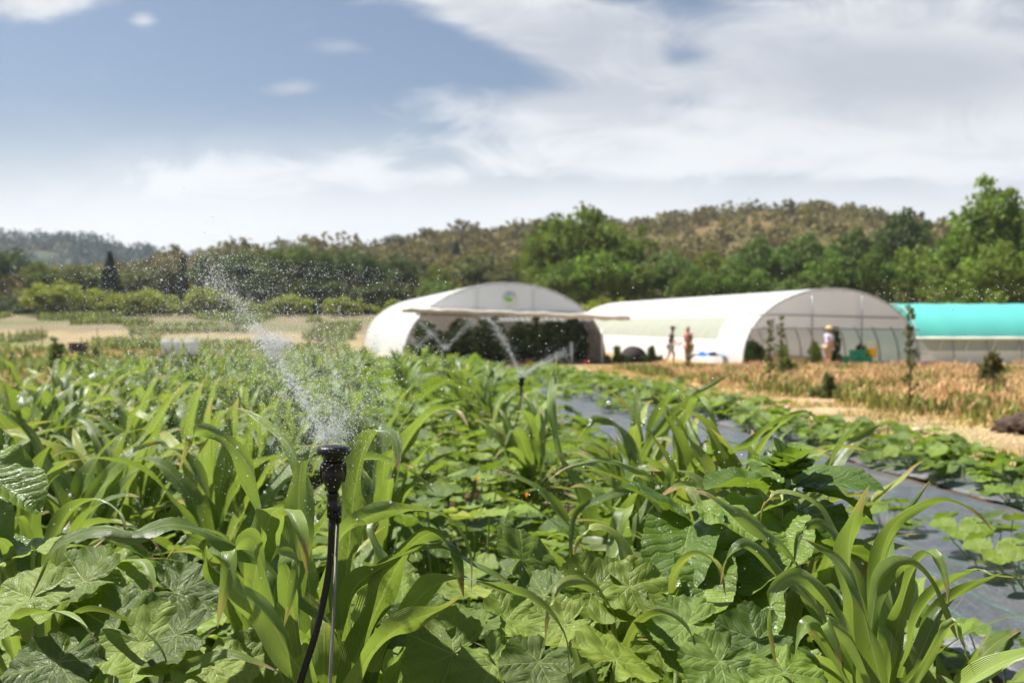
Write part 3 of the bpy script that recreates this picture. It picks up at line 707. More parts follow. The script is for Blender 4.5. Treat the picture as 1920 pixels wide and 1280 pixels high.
# sunflowers: big toothed leaves
def sunflower(base, top, leaves, lab, bud=True, seed=1):
    rg_ = random.Random(seed); base = Vector(base); e = empty('sunflower_plant', tuple(base), 0, label=lab, cat='sunflower plant')
    lf = MB(); st = MB(); top = Vector(top)-base
    tube(st, [(0, 0, -.05), tuple(top*.5+Vector((.01, 0, 0))), tuple(top)], [.014, .012, .009], 10)
    for (px, py, d_), (tx, ty, td), size, nrm in leaves:
        o = P(px, py, d_)-base; X = P(tx, ty, td)-base-o
        broad_leaf(lf, o, X, Vector(nrm)+Vector((-.2, .45, .45)), size, 'sun', 0, rg_, tone=rg_.uniform(.2, .9))
        z = min(top.z*.97, max(.1, o.z-.05)); q = top*(z/top.z)
        tube(st, [q, (q+o)*.5+Vector((0, 0, -.01)), o], [.006, .005, .004], 6, caps=False)
    lf.build('foliage', M_sunfl, e); st.build('stem', M_stemp, e)
    if bud:
        b = MB()
        for k in range(26):   # bracts wrapped round the head
            a = k*2.4; r0 = .012+.020*(k/26); ti = .2+1.1*(k/26)
            X = Vector((math.cos(a)*ti, math.sin(a)*ti, 1.1-ti*.3)); N = Vector((-math.cos(a), -math.sin(a), .6))
            broad_leaf(b, top+Vector((r0*math.cos(a), r0*math.sin(a), -.01+.02*(1-k/26))), X, N, rg_.uniform(.035, .055), 'sun', 1, rg_)
        b.build('flower_bud', M_sunfl, e)
    return e
UP = (.1, -.35, 1)
sunflower((.66, 2.62, 0), P(1478, 880, 2.62), [
    ((1530, 905, 2.62), (1640, 892, 2.55), .115, (.1, -.75, .8)), ((1520, 960, 2.62), (1600, 1000, 2.4), .11, (.3, -.6, 1)), ((1540, 925, 2.6), (1660, 945, 2.6), .10, (.2, -.5, 1)),
    ((1420, 915, 2.65), (1320, 900, 2.6), .11, (-.1, -.6, 1)), ((1425, 960, 2.6), (1290, 990, 2.45), .13, (-.2, -.7, .8)), ((1395, 1010, 2.55), (1270, 1090, 2.35), .12, (-.4, -1, .5)),
    ((1440, 1050, 2.5), (1360, 1150, 2.2), .13, (-.1, -.9, .8)), ((1560, 1030, 2.5), (1680, 1060, 2.5), .12, (.2, -.6, 1)), ((1350, 1100, 2.45), (1240, 1120, 2.3), .12, (-.1, -.6, 1)),
    ((1460, 900, 2.75), (1420, 840, 2.9), .09, (-.3, -.5, 1)), ((1505, 890, 2.75), (1530, 840, 2.9), .075, (.3, -.8, .8)), ((1400, 1120, 2.4), (1440, 1210, 2.15), .12, (0, -.8, .8)),
    ((1360, 1040, 2.6), (1300, 1040, 2.4), .11, (-.2, -.8, .8)), ((1545, 985, 2.75), (1680, 965, 2.8), .11, (.1, -.5, 1)), ((1470, 990, 2.5), (1500, 1080, 2.3), .10, (.1, -.9, .7)),
], 'sunflower with a closed leafy bud and broad toothed leaves behind the lower right maize', True, 31)
sunflower((.37, 2.55, 0), P(1290, 985, 2.55), [
    ((1290, 1000, 2.5), (1260, 1100, 2.3), .15, (-.2, -1.2, .6)), ((1330, 960, 2.5), (1400, 990, 2.4), .11, (.2, -.6, 1)), ((1260, 960, 2.6), (1200, 920, 2.6), .10, (-.3, -.5, 1)),
    ((1270, 1090, 2.4), (1370, 1140, 2.2), .13, (.0, -.7, 1)), ((1320, 1060, 2.4), (1340, 1150, 2.2), .11, (.1, -1, .7)), ((1250, 1110, 2.4), (1200, 1160, 2.2), .11, (-.2, -.7, 1)),
    ((1300, 1150, 2.3), (1290, 1240, 2.1), .12, (.0, -.7, 1)),
], 'sunflower without a bud, one large veined leaf hanging down left of the leafy bud', False, 32)
sunflower((-1.35, 2.45, 0), P(-30, 900, 2.45), [
    ((-40, 885, 2.4), (90, 950, 2.35), .13, (.3, -.9, .7)), ((-60, 960, 2.4), (30, 1030, 2.2), .12, (.2, -.7, 1)), ((-30, 1040, 2.4), (80, 1040, 2.3), .11, (.1, -.5, 1)), ((-20, 870, 2.5), (-60, 800, 2.5), .1, (-.1, -.6, 1)),
], 'pale toothed sunflower leaves reaching in at the left edge of the picture', False, 33)
# big squash leaves in the front row
def hero_squash(base, leaves, lab, seed):
    rg_ = random.Random(seed); base = Vector(base); e = empty('squash_plant', tuple(base), 0, label=lab, cat='squash plant'); lf = MB(); st = MB()
    for (px, py, d_), ang, size, nrm in leaves:
        o = P(px, py, d_)-base; X = Vector((math.cos(R(ang)), math.sin(R(ang))*.8, -.25+.25*math.sin(R(ang))))
        broad_leaf(lf, o, X, Vector(nrm), size*.9, 'squash', 0, rg_, tone=rg_.random()*.92)
        q = Vector((o.x*.35, o.y*.35, 0)); tube(st, [q, (q+o)*.5+Vector((0, 0, .03)), o+Vector((0, 0, -.002))], [.007, .006, .005], 7, caps=False)
    lf.build('foliage', M_squash, e); st.build('stem', M_stemp, e); return e
hero_squash((-.95, 2.1, 0), [
    ((215, 1180, 2.05), 195, .155, (.0, -.7, 1)), ((265, 1205, 2.0), -30, .13, (.2, -.8, 1)), ((160, 1090, 2.15), 175, .13, (-.1, -.5, 1)), ((235, 1080, 2.2), 20, .12, (.1, -.5, 1)),
    ((60, 1120, 2.1), 200, .13, (-.1, -.6, 1)), ((330, 1110, 2.15), -10, .12, (.1, -.6, 1)), ((110, 1240, 1.95), -100, .12, (.0, -.5, 1)), ((60, 1030, 2.3), 120, .12, (.0, -.5, 1))],
    'squash plant with huge dark leaves in the bottom left corner', 51)
hero_squash((-.45, 1.95, 0), [
    ((400, 1250, 1.95), -60, .11, (.1, -.7, 1)), ((330, 1190, 2.0), 170, .12, (0, -.6, 1)), ((450, 1240, 2.0), -20, .10, (0, -.6, 1))],
    'small squash plant at the bottom edge left of the stake', 52)
hero_squash((.03, 2.25, 0), [
    ((850, 1225, 2.05), 200, .135, (-.1, -.8, 1)), ((870, 1170, 2.15), 90, .11, (.1, -.9, .8)), ((925, 1245, 2.0), -60, .12, (.1, -.6, 1)), ((1020, 1115, 2.3), 150, .12, (.0, -.6, 1)),
    ((980, 1050, 2.4), 60, .13, (.1, -1.1, .7)), ((790, 1170, 2.2), 170, .11, (0, -.6, 1)), ((950, 1160, 2.2), 20, .10, (0, -.6, 1))],
    'squash plant with a crinkled grey green leaf at the bottom centre', 53)
hero_squash((.22, 2.1, 0), [
    ((1155, 1235, 2.0), 70, .135, (.05, -.85, 1)), ((1110, 1110, 2.3), 10, .14, (.1, -.7, 1)), ((1180, 1100, 2.3), -20, .12, (.1, -.7, 1)), ((1060, 1170, 2.15), 200, .10, (0, -.6, 1)), ((1240, 1210, 2.1), -10, .11, (0, -.6, 1)),
    ((1010, 1240, 2.0), 240, .10, (0, -.6, 1))],
    'squash plant with a round scalloped leaf at the bottom right of centre', 54)
hero_squash((.62, 1.9, 0), [
    ((1420, 1200, 2.0), 200, .11, (0, -.7, 1)), ((1350, 1240, 1.95), 220, .10, (0, -.7, 1)), ((1470, 1260, 1.9), -60, .10, (0, -.7, 1)), ((1290, 1170, 2.1), 160, .10, (0, -.7, 1))],
    'squash plant at the bottom edge below the sunflower leaves', 55)
# squash rows on the mats
for u0, ya, yb, st_, lab, grp, s0 in (
    (2.3, 3.4, 5.0, .55, 'low squash plant in the bare soil beside the near edge of the black mat', 'squash beside the near mat edge', .7),
    (2.45, 5.4, 16, .6, 'low squash plant along the left edge of the wide black mat', 'squash along the left mat edge', .6),
    (4.0, 16, 34, 1.1, 'blurred squash plant out on the wide black mat, far from the camera', 'squash on the wide mat far', .9),
    (5.3, 6.0, 14, .46, 'squash plant in the first row beyond the wide black mat', 'squash in the first mat row near', .85),
    (5.3, 14, 38, .60, 'blurred squash plant in the first mat row, towards the greenhouses', 'squash in the first mat row far', 1.0),
    (5.85, 7.0, 15, .46, 'squash plant in the last row beside the straw path', 'squash in the last mat row near', .85),
    (5.85, 15, 40, .62, 'blurred squash plant in the last row beside the straw path, towards the greenhouses', 'squash in the last mat row far', 1.05)):
    y = ya
    while y < yb:
        x = wx(u0+rg.uniform(-.16, .16), y)
        if rg.random() < .9 and infrustum(x, y, .4):
            plant('squash_plant', lab, 'squash plant', grp, (x, y, gz(x, y)+.03), rg.random()*6.28, rg.choice(SQ3), (M_squash, M_stemp), s0*rg.uniform(.85, 1.2))
        y += st_
for (px, py, d_, lab) in ((1850, 1045, 6.1, 'bushy squash plant alone in the middle of the black mat at the right edge'), (1925, 1080, 5.5, 'squash plant cut by the right edge beside the lone bushy one'), (1660, 960, 7.0, 'small squash plant on the black mat behind the lower right maize')):
    q = P(px, py, d_); plant('squash_plant', lab, 'squash plant', None, (q.x, q.y, .06), 1.0, SQ3[1], (M_squash, M_stemp), .8 if px > 1700 else .6)
# orange squash blossoms
bm_ = MB()
for k in range(5):
    a = k*1.2566; c_, s_ = math.cos(a), math.sin(a)
    bm_.add([(0, 0, 0), (.012*math.cos(a-.5), .012*math.sin(a-.5), .025), (.028*c_, .028*s_, .035), (.012*math.cos(a+.5), .012*math.sin(a+.5), .025)], [(0, 1, 2, 3)])
M_blossom = simple('orange_petal', (.85, .30, .02), .5, .1, 9, trans=.3)
for (px, py, d_, lab) in ((895, 903, 4.2, 'orange squash blossom, the upper left one of the pair among the leaves'), (987, 933, 3.8, 'orange squash blossom, the lower right one of the pair among the leaves')):
    q = P(px, py, d_); tag(bm_.build('squash_blossom', M_blossom, loc=tuple(q)), lab, 'flower').scale = (.6, .6, .6)
# ================================================================ hills
def interp(tab, x):
    if x <= tab[0][0]: return tab[0][1]
    for (a, b), (c_, d_) in zip(tab, tab[1:]):
        if x <= c_: return b+(d_-b)*(x-a)/(c_-a)
    return tab[-1][1]
HB = gz(0, 300)
RIDGE = [(-600, 540), (250, 520), (330, 492), (420, 477), (560, 472), (640, 470), (700, 462), (800, 447), (900, 432), (1000, 420), (1100, 418), (1180, 412), (1300, 392), (1400, 384), (1520, 378), (1600, 386), (1700, 410), (1790, 430), (1920, 470), (2150, 520), (2600, 560)]
FARR = [(-700, 470), (-200, 440), (0, 436), (60, 438), (150, 442), (190, 446), (260, 462), (330, 470), (420, 482), (560, 500), (1000, 520), (2600, 540)]
def hill_z(x, y, tab, yc, y0, y1):
    px = 960+F*x/yc; top = CZ+(605-interp(tab, px))/F*yc - 2.5
    t = (y-y0)/(yc-y0) if y < yc else (y1-y)/(y1-yc)
    t = max(0, min(1, t)); t = t**1.15*(1.0) if y < yc else t*t*(3-2*t)
    return HB-3+(top-HB+3)*t + 3.0*mnoise.fractal((x*.02, y*.02, 3), 1, 2, 3)*math.sin(math.pi*min(1, t*1.0))*.8
def hz_near(x, y): return hill_z(x, y, RIDGE, 360, 150, 560)
def hz_far(x, y): return hill_z(x, y, FARR, 720, 430, 980)
def hill_col(x, y):
    w = mnoise.fractal((x*.03, y*.03, 1), 1, 2, 4)
    return (.17, .12, .052) if w > .12 else (.115, .098, .036)
def far_col(x, y): return (.13, .12, .07) if mnoise.noise((x*.02, y*.02, 9)) > .2 else (.06, .08, .045)
o = grid(spread([(-420, 520, 7)]), spread([(140, 560, 7)]), 'hill', hill_col, M_ground, hz_near); tag(o, 'dry scrubby hill with a brown crest behind the greenhouses', None, None, 'structure')
o = grid(spread([(-900, 700, 16)]), spread([(430, 980, 16)]), 'far_hill', far_col, M_ground, hz_far); tag(o, 'distant wooded hill on the left', None, None, 'structure')
# foliage clusters
def clump(mb, c, r, n, rg_, size, flat=.8, tone=None):
    """a knot of leaf-sized faces filling an uneven ball"""
    a = rg_.random(n)*6.283; z = rg_.random(n)*2-1; q = np.sqrt(1-z*z); rr = r*rg_.random(n)**.45
    pts = np.stack([rr*q*np.cos(a), rr*q*np.sin(a), rr*z*flat], 1)+np.array(c)
    d1 = rg_.normal(size=(n, 3)); d1 /= np.linalg.norm(d1, axis=1)[:, None]
    d2 = np.cross(d1, rg_.normal(size=(n, 3))); d2 /= np.linalg.norm(d2, axis=1)[:, None]
    s_ = (size*(.6+.8*rg_.random(n)))[:, None]
    v = np.stack([pts-d1*s_, pts-d2*s_*.6, pts+d1*s_, pts+d2*s_*.6], 1).reshape(-1, 3)
    t = np.clip((tone if tone is not None else rg_.random())+rg_.normal(size=n)*.15, 0, 1)
    mb.add(v, [(4*i, 4*i+1, 4*i+2, 4*i+3) for i in range(n)], None, np.repeat(t, 4))
NR = np.random.default_rng
def scrub(name, n, xr, yr, zf, rmin, rmax, per, label, seed, col, cond=None, sz=.28):
    g_ = NR(seed); mb = MB(); k = 0
    while k < n:
        x = g_.uniform(*xr); y = g_.uniform(*yr)
        if abs(x) > .56*y+15 or (cond and not cond(x, y, g_)): k += .2; continue
        r_ = g_.uniform(rmin, rmax)*(1.0+(g_.random() < .06)*.7); clump(mb, (x, y, zf(x, y)+r_*.55), r_, per, g_, r_*sz, 1.0); k += 1
    o_ = mb.build(name, M_tree, smooth=False); o_.color = (*col, 1); tag(o_, label, 'scrub', None, 'stuff'); return o_
scrub('hill_scrub', 4200, (-330, 420), (165, 380), hz_near, 1.0, 2.6, 40, 'dark green scrub dotted over the dry brown hillside', 3, (.125, .115, .028), lambda x, y, g_: mnoise.fractal((x*.03, y*.03, 1), 1, 2, 4) < .10 or g_.random() < .35)
scrub('hill_pines', 620, (-100, 150), (170, 365), hz_near, 2.0, 3.8, 90, 'brownish green pine wood on the lower left part of the near hill', 4, (.115, .105, .026), lambda x, y, g_: x < .10*y-10+10*g_.random(), .2)
scrub('crest_trees', 260, (-330, 420), (335, 366), hz_near, 1.2, 2.6, 70, 'small trees standing along the crest of the near hill', 8, (.09, .09, .026), lambda x, y, g_: x > -.31*y, .24)
scrub('far_wood', 2300, (-520, 60), (470, 730), hz_far, 2.5, 4.6, 44, 'wood covering the distant hill on the left, haze blue painted into its colour', 5, (.036, .058, .046), None, .22)  # blue of the hazy distance is put into the foliage colour
# ================================================================ trees
def tree_meshes(seed, kind='round'):
    """unit tree: height 1, crown width about w"""
    g_ = NR(seed); r2 = random.Random(seed); cr = MB(); tr = MB()
    if kind == 'round': w, z0, n, per, sz = .42, .22, 60, 90, .020
    elif kind == 'tall': w, z0, n, per, sz = .28, .15, 60, 90, .018
    elif kind == 'low': w, z0, n, per, sz = .62, .08, 55, 80, .028
    elif kind == 'umbrella': w, z0, n, per, sz = .62, .42, 60, 90, .020
    elif kind == 'cone': w, z0, n, per, sz = .26, .06, 60, 80, .020
    elif kind == 'cypress': w, z0, n, per, sz = .13, .05, 36, 80, .018
    H_ = .5 if kind in ('round', 'tall', 'low') else .62
    tp = [(0, 0, -.03), (r2.uniform(-.01, .01), 0, .2), (r2.uniform(-.02, .02), .01, H_), (0, 0, H_+.2)]
    tube(tr, tp, [.028, .022, .013, .004], 8)
    for i in range(n):
        if kind in ('cone', 'cypress'):
            f = (i+.5)/n; z = z0+(1-z0)*f; ww = w*(1-f)**(.9 if kind == 'cone' else .4)*(1 if f > .06 else .7); a = i*2.4; rr = ww*(.6+.35*r2.random())
            c_ = (rr*math.cos(a), rr*math.sin(a), z-.03); rad = max(.03, ww*.5)
        else:
            # spread over an ellipsoid, jittered, with some lobes standing proud
            f = (i+.5)/n; zz = 1-2*f*.92; q = math.sqrt(max(0, 1-zz*zz)); a = i*2.4+r2.uniform(-.3, .3); k = r2.uniform(.38, 1.0)*(1+.25*math.sin(3*a+seed)*q)
            hc = (1-z0)/2; c_ = (w*q*k*math.cos(a), w*q*k*math.sin(a), z0+hc+hc*zz*k*.98); rad = r2.uniform(.065, .14)*(w/.42)**.6
            if i % 6 == 0:
                q0 = Vector((0, 0, max(.15, c_[2]*.55))); tube(tr, [q0, (q0+Vector(c_))*.5+Vector((0, 0, .01)), Vector(c_)], [.010, .007, .003], 5)
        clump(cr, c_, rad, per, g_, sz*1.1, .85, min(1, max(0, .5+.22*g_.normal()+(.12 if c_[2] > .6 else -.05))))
    return cr.mesh(kind+'_crown', M_tree, False), tr.mesh(kind+'_trunk', M_bark)
TREES = {k: [tree_meshes(60+7*i+j*31, k) for i in range(m_)] for j, (k, m_) in enumerate((('round', 4), ('tall', 2), ('low', 3), ('umbrella', 3), ('cone', 1), ('cypress', 1)))}
def tree(kind, px, top, wpx, d_, col, lab, name='tree', grp=None, var=0, base=None):
    """px centre, photo row of the top, crown width in pixels at depth d_"""
    x = (px-960)/F*d_; z0 = gz(x, d_) if d_ < 150 else hz_near(x, d_)
    ztop = CZ+(605-top)/F*d_; h = ztop-z0; cr, tr = TREES[kind][var % len(TREES[kind])]
    wd = {'round': .84, 'tall': .56, 'low': 1.24, 'umbrella': 1.24, 'cone': .5, 'cypress': .26}[kind]*1.05
    e = empty(name, (x, d_, z0), (px*7 % 628)/100, label=lab, cat='tree' if kind != 'low' else 'bush', group=grp)
    sxy = wpx/F*d_/wd; e.scale = (sxy, sxy, h)
    for nm_, me in (('crown', cr), ('trunk', tr)):
        o_ = bpy.data.objects.new(nm_, me); COL.objects.link(o_); o_.parent = e; o_.color = (*col, 1)
    return e
YG = (.17, .21, .022); MG = (.10, .14, .016); BG = (.095, .145, .018); DG = (.045, .068, .014); BD = (.035, .055, .035); BRN = (.095, .10, .028); OL = (.085, .105, .022)
for t in [
    ('umbrella', -20, 462, 190, 150, DG, 'very dark broad tree at the left edge of the tree line', 'tree'),
    ('round', 75, 492, 80, 148, MG, 'mid green tree just right of the dark edge tree', 'tree'),
    ('round', 128, 496, 90, 152, OL, 'olive green round tree left of the dark conifer', 'tree'),
    ('cone', 207, 470, 62, 128, BD, 'dark bluish conical conifer rising above the yellow bushes', 'conifer'),
    ('round', 165, 500, 90, 158, MG, 'green tree crown behind the left flank of the dark conifer', 'tree'),
    ('round', 268, 498, 110, 155, OL, 'olive tree right of the dark conifer', 'tree'),
    ('cypress', 345, 476, 26, 140, BD, 'thin dark cypress left of the broad dark pines', 'cypress'),
    ('round', 322, 490, 70, 150, BRN, 'brownish tree beside the thin cypress', 'tree'),
    ('cypress', 372, 482, 28, 145, DG, 'short dark cypress touching the broad dark pines', 'cypress'),
    ('umbrella', 450, 474, 190, 140, (.055, .085, .016), 'broad dark pine, leftmost of the row of broad pines', 'pine tree'),
    ('umbrella', 545, 462, 180, 138, (.07, .105, .016), 'broad pine with a bright green top, second of the row', 'pine tree'),
    ('umbrella', 655, 474, 190, 140, (.05, .08, .018), 'broad dark pine, third of the row behind the spray', 'pine tree'),
    ('umbrella', 740, 482, 150, 145, (.055, .08, .02), 'broad dark pine, last of the row left of the first greenhouse', 'pine tree'),
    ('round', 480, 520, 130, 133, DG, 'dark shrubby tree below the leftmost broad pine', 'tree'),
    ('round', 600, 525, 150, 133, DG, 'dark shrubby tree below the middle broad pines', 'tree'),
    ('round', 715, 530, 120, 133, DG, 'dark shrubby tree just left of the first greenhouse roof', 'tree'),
    ('tall', 803, 425, 34, 330, BRN, 'lone tall pine standing up from the ridge line', 'pine tree'),
    ('round', 745, 440, 60, 335, BRN, 'round pine crown on the ridge left of the lone tall pine', 'pine tree'),
    ('cypress', 818, 462, 18, 250, BD, 'dark cypress low on the hillside, left one of the pair', 'cypress'),
    ('cypress', 855, 452, 22, 250, BD, 'dark cypress low on the hillside, right one of the pair', 'cypress'),
    ('round', 822, 496, 60, 140, MG, 'fresh green tree crown behind the ridge of the first greenhouse', 'tree'),
    ('round', 900, 478, 120, 160, OL, 'olive tree behind the crest of the first greenhouse', 'tree'),
    ('round', 960, 500, 110, 150, BRN, 'brownish tree behind the logo gable', 'tree'),
    ('round', 1040, 408, 120, 112, BG, 'left shoulder tree of the tallest bright green group', 'tree'),
    ('round', 1105, 388, 175, 110, (.10, .145, .018), 'tallest bright green tree, right of the first greenhouse crest', 'tree'),
    ('tall', 1175, 424, 100, 114, BG, 'bright green tree on the right flank of the tallest tree', 'tree'),
    ('round', 1000, 455, 90, 118, MG, 'green tree at the left foot of the tallest tree', 'tree'),
    ('round', 1250, 470, 130, 108, (.085, .15, .03), 'rounded green tree behind the left end of the second greenhouse', 'tree'),
    ('round', 1330, 472, 120, 120, MG, 'mid green tree in the hollow between the tall tree and the dark group', 'tree'),
    ('round', 1420, 446, 130, 112, (.07, .13, .025), 'dark green tree above the second greenhouse ridge', 'tree'),
    ('round', 1510, 440, 150, 116, (.075, .13, .025), 'wide dark green tree above the second greenhouse crest', 'tree'),
    ('round', 1600, 430, 130, 122, (.06, .10, .02), 'dark tree right of the second greenhouse crest', 'tree'),
    ('round', 1690, 394, 130, 120, (.05, .085, .02), 'tall very dark tree above the turquoise tunnel', 'tree'),
    ('low', 1730, 470, 150, 100, (.13, .20, .03), 'bright yellow green tree low in front of the very dark tree', 'tree'),
    ('round', 1790, 440, 130, 106, (.09, .15, .02), 'green tree between the very dark tree and the tall edge tree', 'tree'),
    ('tall', 1862, 334, 150, 95, (.10, .165, .022), 'very tall loose green tree near the right edge', 'tree'),
    ('tall', 1935, 350, 130, 92, (.10, .16, .02), 'tall loose tree cut off by the right edge', 'tree'),
    ('round', 1870, 455, 150, 88, (.10, .165, .02), 'leafy green tree at the foot of the tall edge tree', 'tree'),
    ('round', 1560, 480, 140, 100, (.08, .14, .02), 'lower green tree directly above the arch of the second greenhouse', 'tree'),
    ('round', 1640, 470, 110, 98, (.07, .12, .02), 'lower dark tree left of the turquoise tunnel ridge', 'tree'),
    ('round', 1180, 490, 110, 104, BG, 'lower bright tree behind the white roof gap between the greenhouses', 'tree'),
    ('round', 1120, 470, 150, 102, (.10, .17, .02), 'lower bright tree in front of the tallest tree', 'tree'),
    ('round', 1060, 490, 130, 101, (.09, .15, .02), 'lower green tree right behind the first greenhouse gable', 'tree'),
    ('round', 1400, 500, 130, 96, (.08, .14, .02), 'low green tree directly behind the white ridge of the second greenhouse', 'tree'),
    ('round', 1310, 505, 110, 96, (.075, .13, .02), 'low dark green tree behind the far part of the white ridge', 'tree'),
    ('low', 1135, 560, 90, 90, YG, 'yellow green bush squeezed between the two greenhouse roofs', 'bush'),
    ('low', 1800, 520, 170, 92, (.10, .16, .02), 'green bush behind the turquoise roof', 'bush'),
    ('low', 1910, 515, 150, 92, (.08, .13, .02), 'green bush behind the turquoise roof at the right edge', 'bush'),
    ('low', 1500, 520, 150, 92, (.06, .10, .02), 'dark bush behind the second greenhouse crest', 'bush'),
    ('low', 100, 530, 150, 118, YG, 'yellow green vine bush, leftmost of the low row by the meadow', 'bush'),
    ('low', 198, 546, 90, 118, YG, 'yellow green vine bush below the dark conifer', 'bush'),
    ('low', 268, 542, 115, 117, YG, 'rounded yellow green vine bush right of the conifer', 'bush'),
    ('low', 395, 540, 120, 117, YG, 'yellow green vine bush at the foot of the leftmost broad pine', 'bush'),
    ('low', 338, 566, 60, 116, YG, 'small yellow green bush in the gap of the low row', 'bush'),
    ('low', 468, 568, 60, 116, YG, 'small yellow green bush crossed by the water jet', 'bush'),
    ('low', 540, 552, 90, 117, YG, 'yellow green vine bush below the bright topped pine', 'bush'),
    ('low', 642, 556, 90, 116, YG, 'yellow green vine bush left of the first greenhouse', 'bush'),
    ('low', 752, 562, 90, 100, YG, 'yellow green bush touching the left roof of the first greenhouse', 'bush'),
    ('low', 815, 524, 90, 105, (.11, .17, .035), 'pale green bush rising over the left roof of the first greenhouse', 'bush')]:
    tree(*t, var=int(t[1]) % 5)
# low dark understory closing the gap under the crowns
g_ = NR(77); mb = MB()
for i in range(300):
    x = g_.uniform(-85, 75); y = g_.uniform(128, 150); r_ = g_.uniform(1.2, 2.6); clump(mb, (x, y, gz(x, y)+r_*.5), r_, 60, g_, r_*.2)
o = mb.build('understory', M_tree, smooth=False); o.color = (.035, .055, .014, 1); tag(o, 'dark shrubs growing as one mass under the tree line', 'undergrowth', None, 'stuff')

# ================================================================ greenhouses
def tunnel(name, C, axis, hw, H_, length, lab, covers, pexp=1.0, hoopm=M_pipe, step=1.6):
    """C front centre on the ground, axis = unit xy vector pointing to the back. covers: (part, material, t0, t1, s0, s1, label)"""
    a = Vector((axis[0], axis[1], 0)).normalized(); p = Vector((a.y, -a.x, 0)); C = Vector(C)
    e = empty(name, tuple(C), 0, label=lab, cat='greenhouse')
    def arch(t, grow=0.0):   # t 0 left foot .. 1 right foot
        th = math.pi*(1-t); c_, s_ = math.cos(th), math.sin(th)
        return p*((hw+grow)*math.copysign(abs(c_)**pexp, c_)) + Vector((0, 0, (H_+grow)*abs(s_)**.86))
    for (part, mt, t0, t1, s0, s1, lb) in covers:
        mb = MB(); nt_ = max(2, int(40*(t1-t0))); ns = max(2, int((s1-s0)/.4)); v = []
        for j in range(ns+1):
            s_ = s0+(s1-s0)*j/ns
            for i in range(nt_+1):
                t = t0+(t1-t0)*i/nt_; sag = .028*math.sin(math.pi*(s_/step))**2; q = arch(t, .04-sag)+a*s_; v.append(tuple(q))
        w_ = nt_+1; mb.add(v, [(j*w_+i, j*w_+i+1, (j+1)*w_+i+1, (j+1)*w_+i) for j in range(ns) for i in range(nt_)])
        o_ = mb.build(part, mt, e)
        if lb: o_['label'] = lb
    k = 0
    while k*step <= length+.01:
        mb = MB(); tube(mb, [arch(i/28)+a*(k*step) for i in range(29)], .03, 6); mb.build('hoop', hoopm, e); k += 1
    return e, a, p, arch, C
def bars(e, name, mt, segs, r_=.03):
    for s_ in segs: mb = MB(); tube(mb, [Vector(s_[0]), Vector(s_[1])], r_, 8); mb.build(name, mt, e)
def gable(e, name, mt, p, arch, zb, t0=0.0, t1=1.0, off=Vector((0, 0, 0)), lb=None):
    """film filling the arch above height zb"""
    mb = MB(); v = []; n_ = 40; rows = 8; pts = [arch(t0+(t1-t0)*i/n_, .02) for i in range(n_+1)]; pts = [q for q in pts if q.z >= zb-.02]
    for q in pts:
        for j in range(rows+1): v.append(tuple(Vector((q.x, q.y, zb+(q.z-zb)*j/rows))+off))
    w_ = rows+1; mb.add(v, [(i*w_+j, (i+1)*w_+j, (i+1)*w_+j+1, i*w_+j+1) for i in range(len(pts)-1) for j in range(rows)])
    o_ = mb.build(name, mt, e)
    if lb: o_['label'] = lb
AX = (-.203, .979)
# first greenhouse, wide open front with a rolled film under the gable
DA = 46.0; c1 = P(950, 686, DA); zA = gz(0, 46)
e, a, p, arch, C = tunnel('greenhouse', (c1.x, DA, zA), AX, 4.75, 3.72, 30, 'white film greenhouse with a green leaf sign on its gable and dark open front',
    [('roof_cover', M_film, .16, .84, 0, 30, None), ('side_wall', M_film, 0, .16, 0, 30, None), ('side_wall', M_dull, .84, 1, 0, 30, 'side wall with hoops showing, its shade painted into the brown film')])
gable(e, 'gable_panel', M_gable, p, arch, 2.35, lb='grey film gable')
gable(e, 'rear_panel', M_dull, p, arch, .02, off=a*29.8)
bars(e, 'gable_post', M_pipe, [(p*-1.4+a*.05+Vector((0, 0, 2.3)), p*-1.4+a*.05+Vector((0, 0, 3.5))), (p*1.25+a*.05+Vector((0, 0, 2.3)), p*1.25+a*.05+Vector((0, 0, 3.5)))], .03)
bars(e, 'front_post', M_white, [(p*4.6+Vector((0, 0, 0)), p*4.6+Vector((0, 0, 1.6))), (p*3.1, p*3.1+Vector((0, 0, 1.0)))], .06)
# inner ceiling purlins
bars(e, 'purlin', M_pipe, [(arch(t)-Vector((0, 0, .06)), arch(t)-Vector((0, 0, .06))+a*29) for t in (.3, .5, .7, .8)], .025)
# rolled film / canopy: thin awning box with an uneven roll along its edge
mb = MB(); pts = []; n_ = 26
for i in range(n_+1):
    f = i/n_; q = p*(-4.9+10.6*f)-a*.75+Vector((0, 0, 2.46-.36*f**1.2+.02*math.sin(i*1.3)+.015*math.sin(i*2.9))); pts.append(q)
tube(mb, pts, [.10+.04*math.sin(i*1.7)**2 for i in range(n_+1)], 10); mb.build('film_roll', M_cream, e)
mb = MB(); v = []
for i in range(n_+1):
    f = i/n_
    for j in range(5):
        g2 = j/4; q = p*(-4.5+9.9*f)-a*(.75*g2)+Vector((0, 0, 2.62-.24*f-.10*g2+.012*math.sin(i*1.1+j)-.05*math.sin(math.pi*g2))); v.append(tuple(q))
mb.add(v, [(i*5+j, i*5+j+1, (i+1)*5+j+1, (i+1)*5+j) for i in range(n_) for j in range(4)]); mb.build('awning', M_cream, e)
bars(e, 'front_beam', M_wood, [(p*-4.2-a*.1+Vector((0, 0, 2.30)), p*4.5-a*.1+Vector((0, 0, 2.16)))], .05)
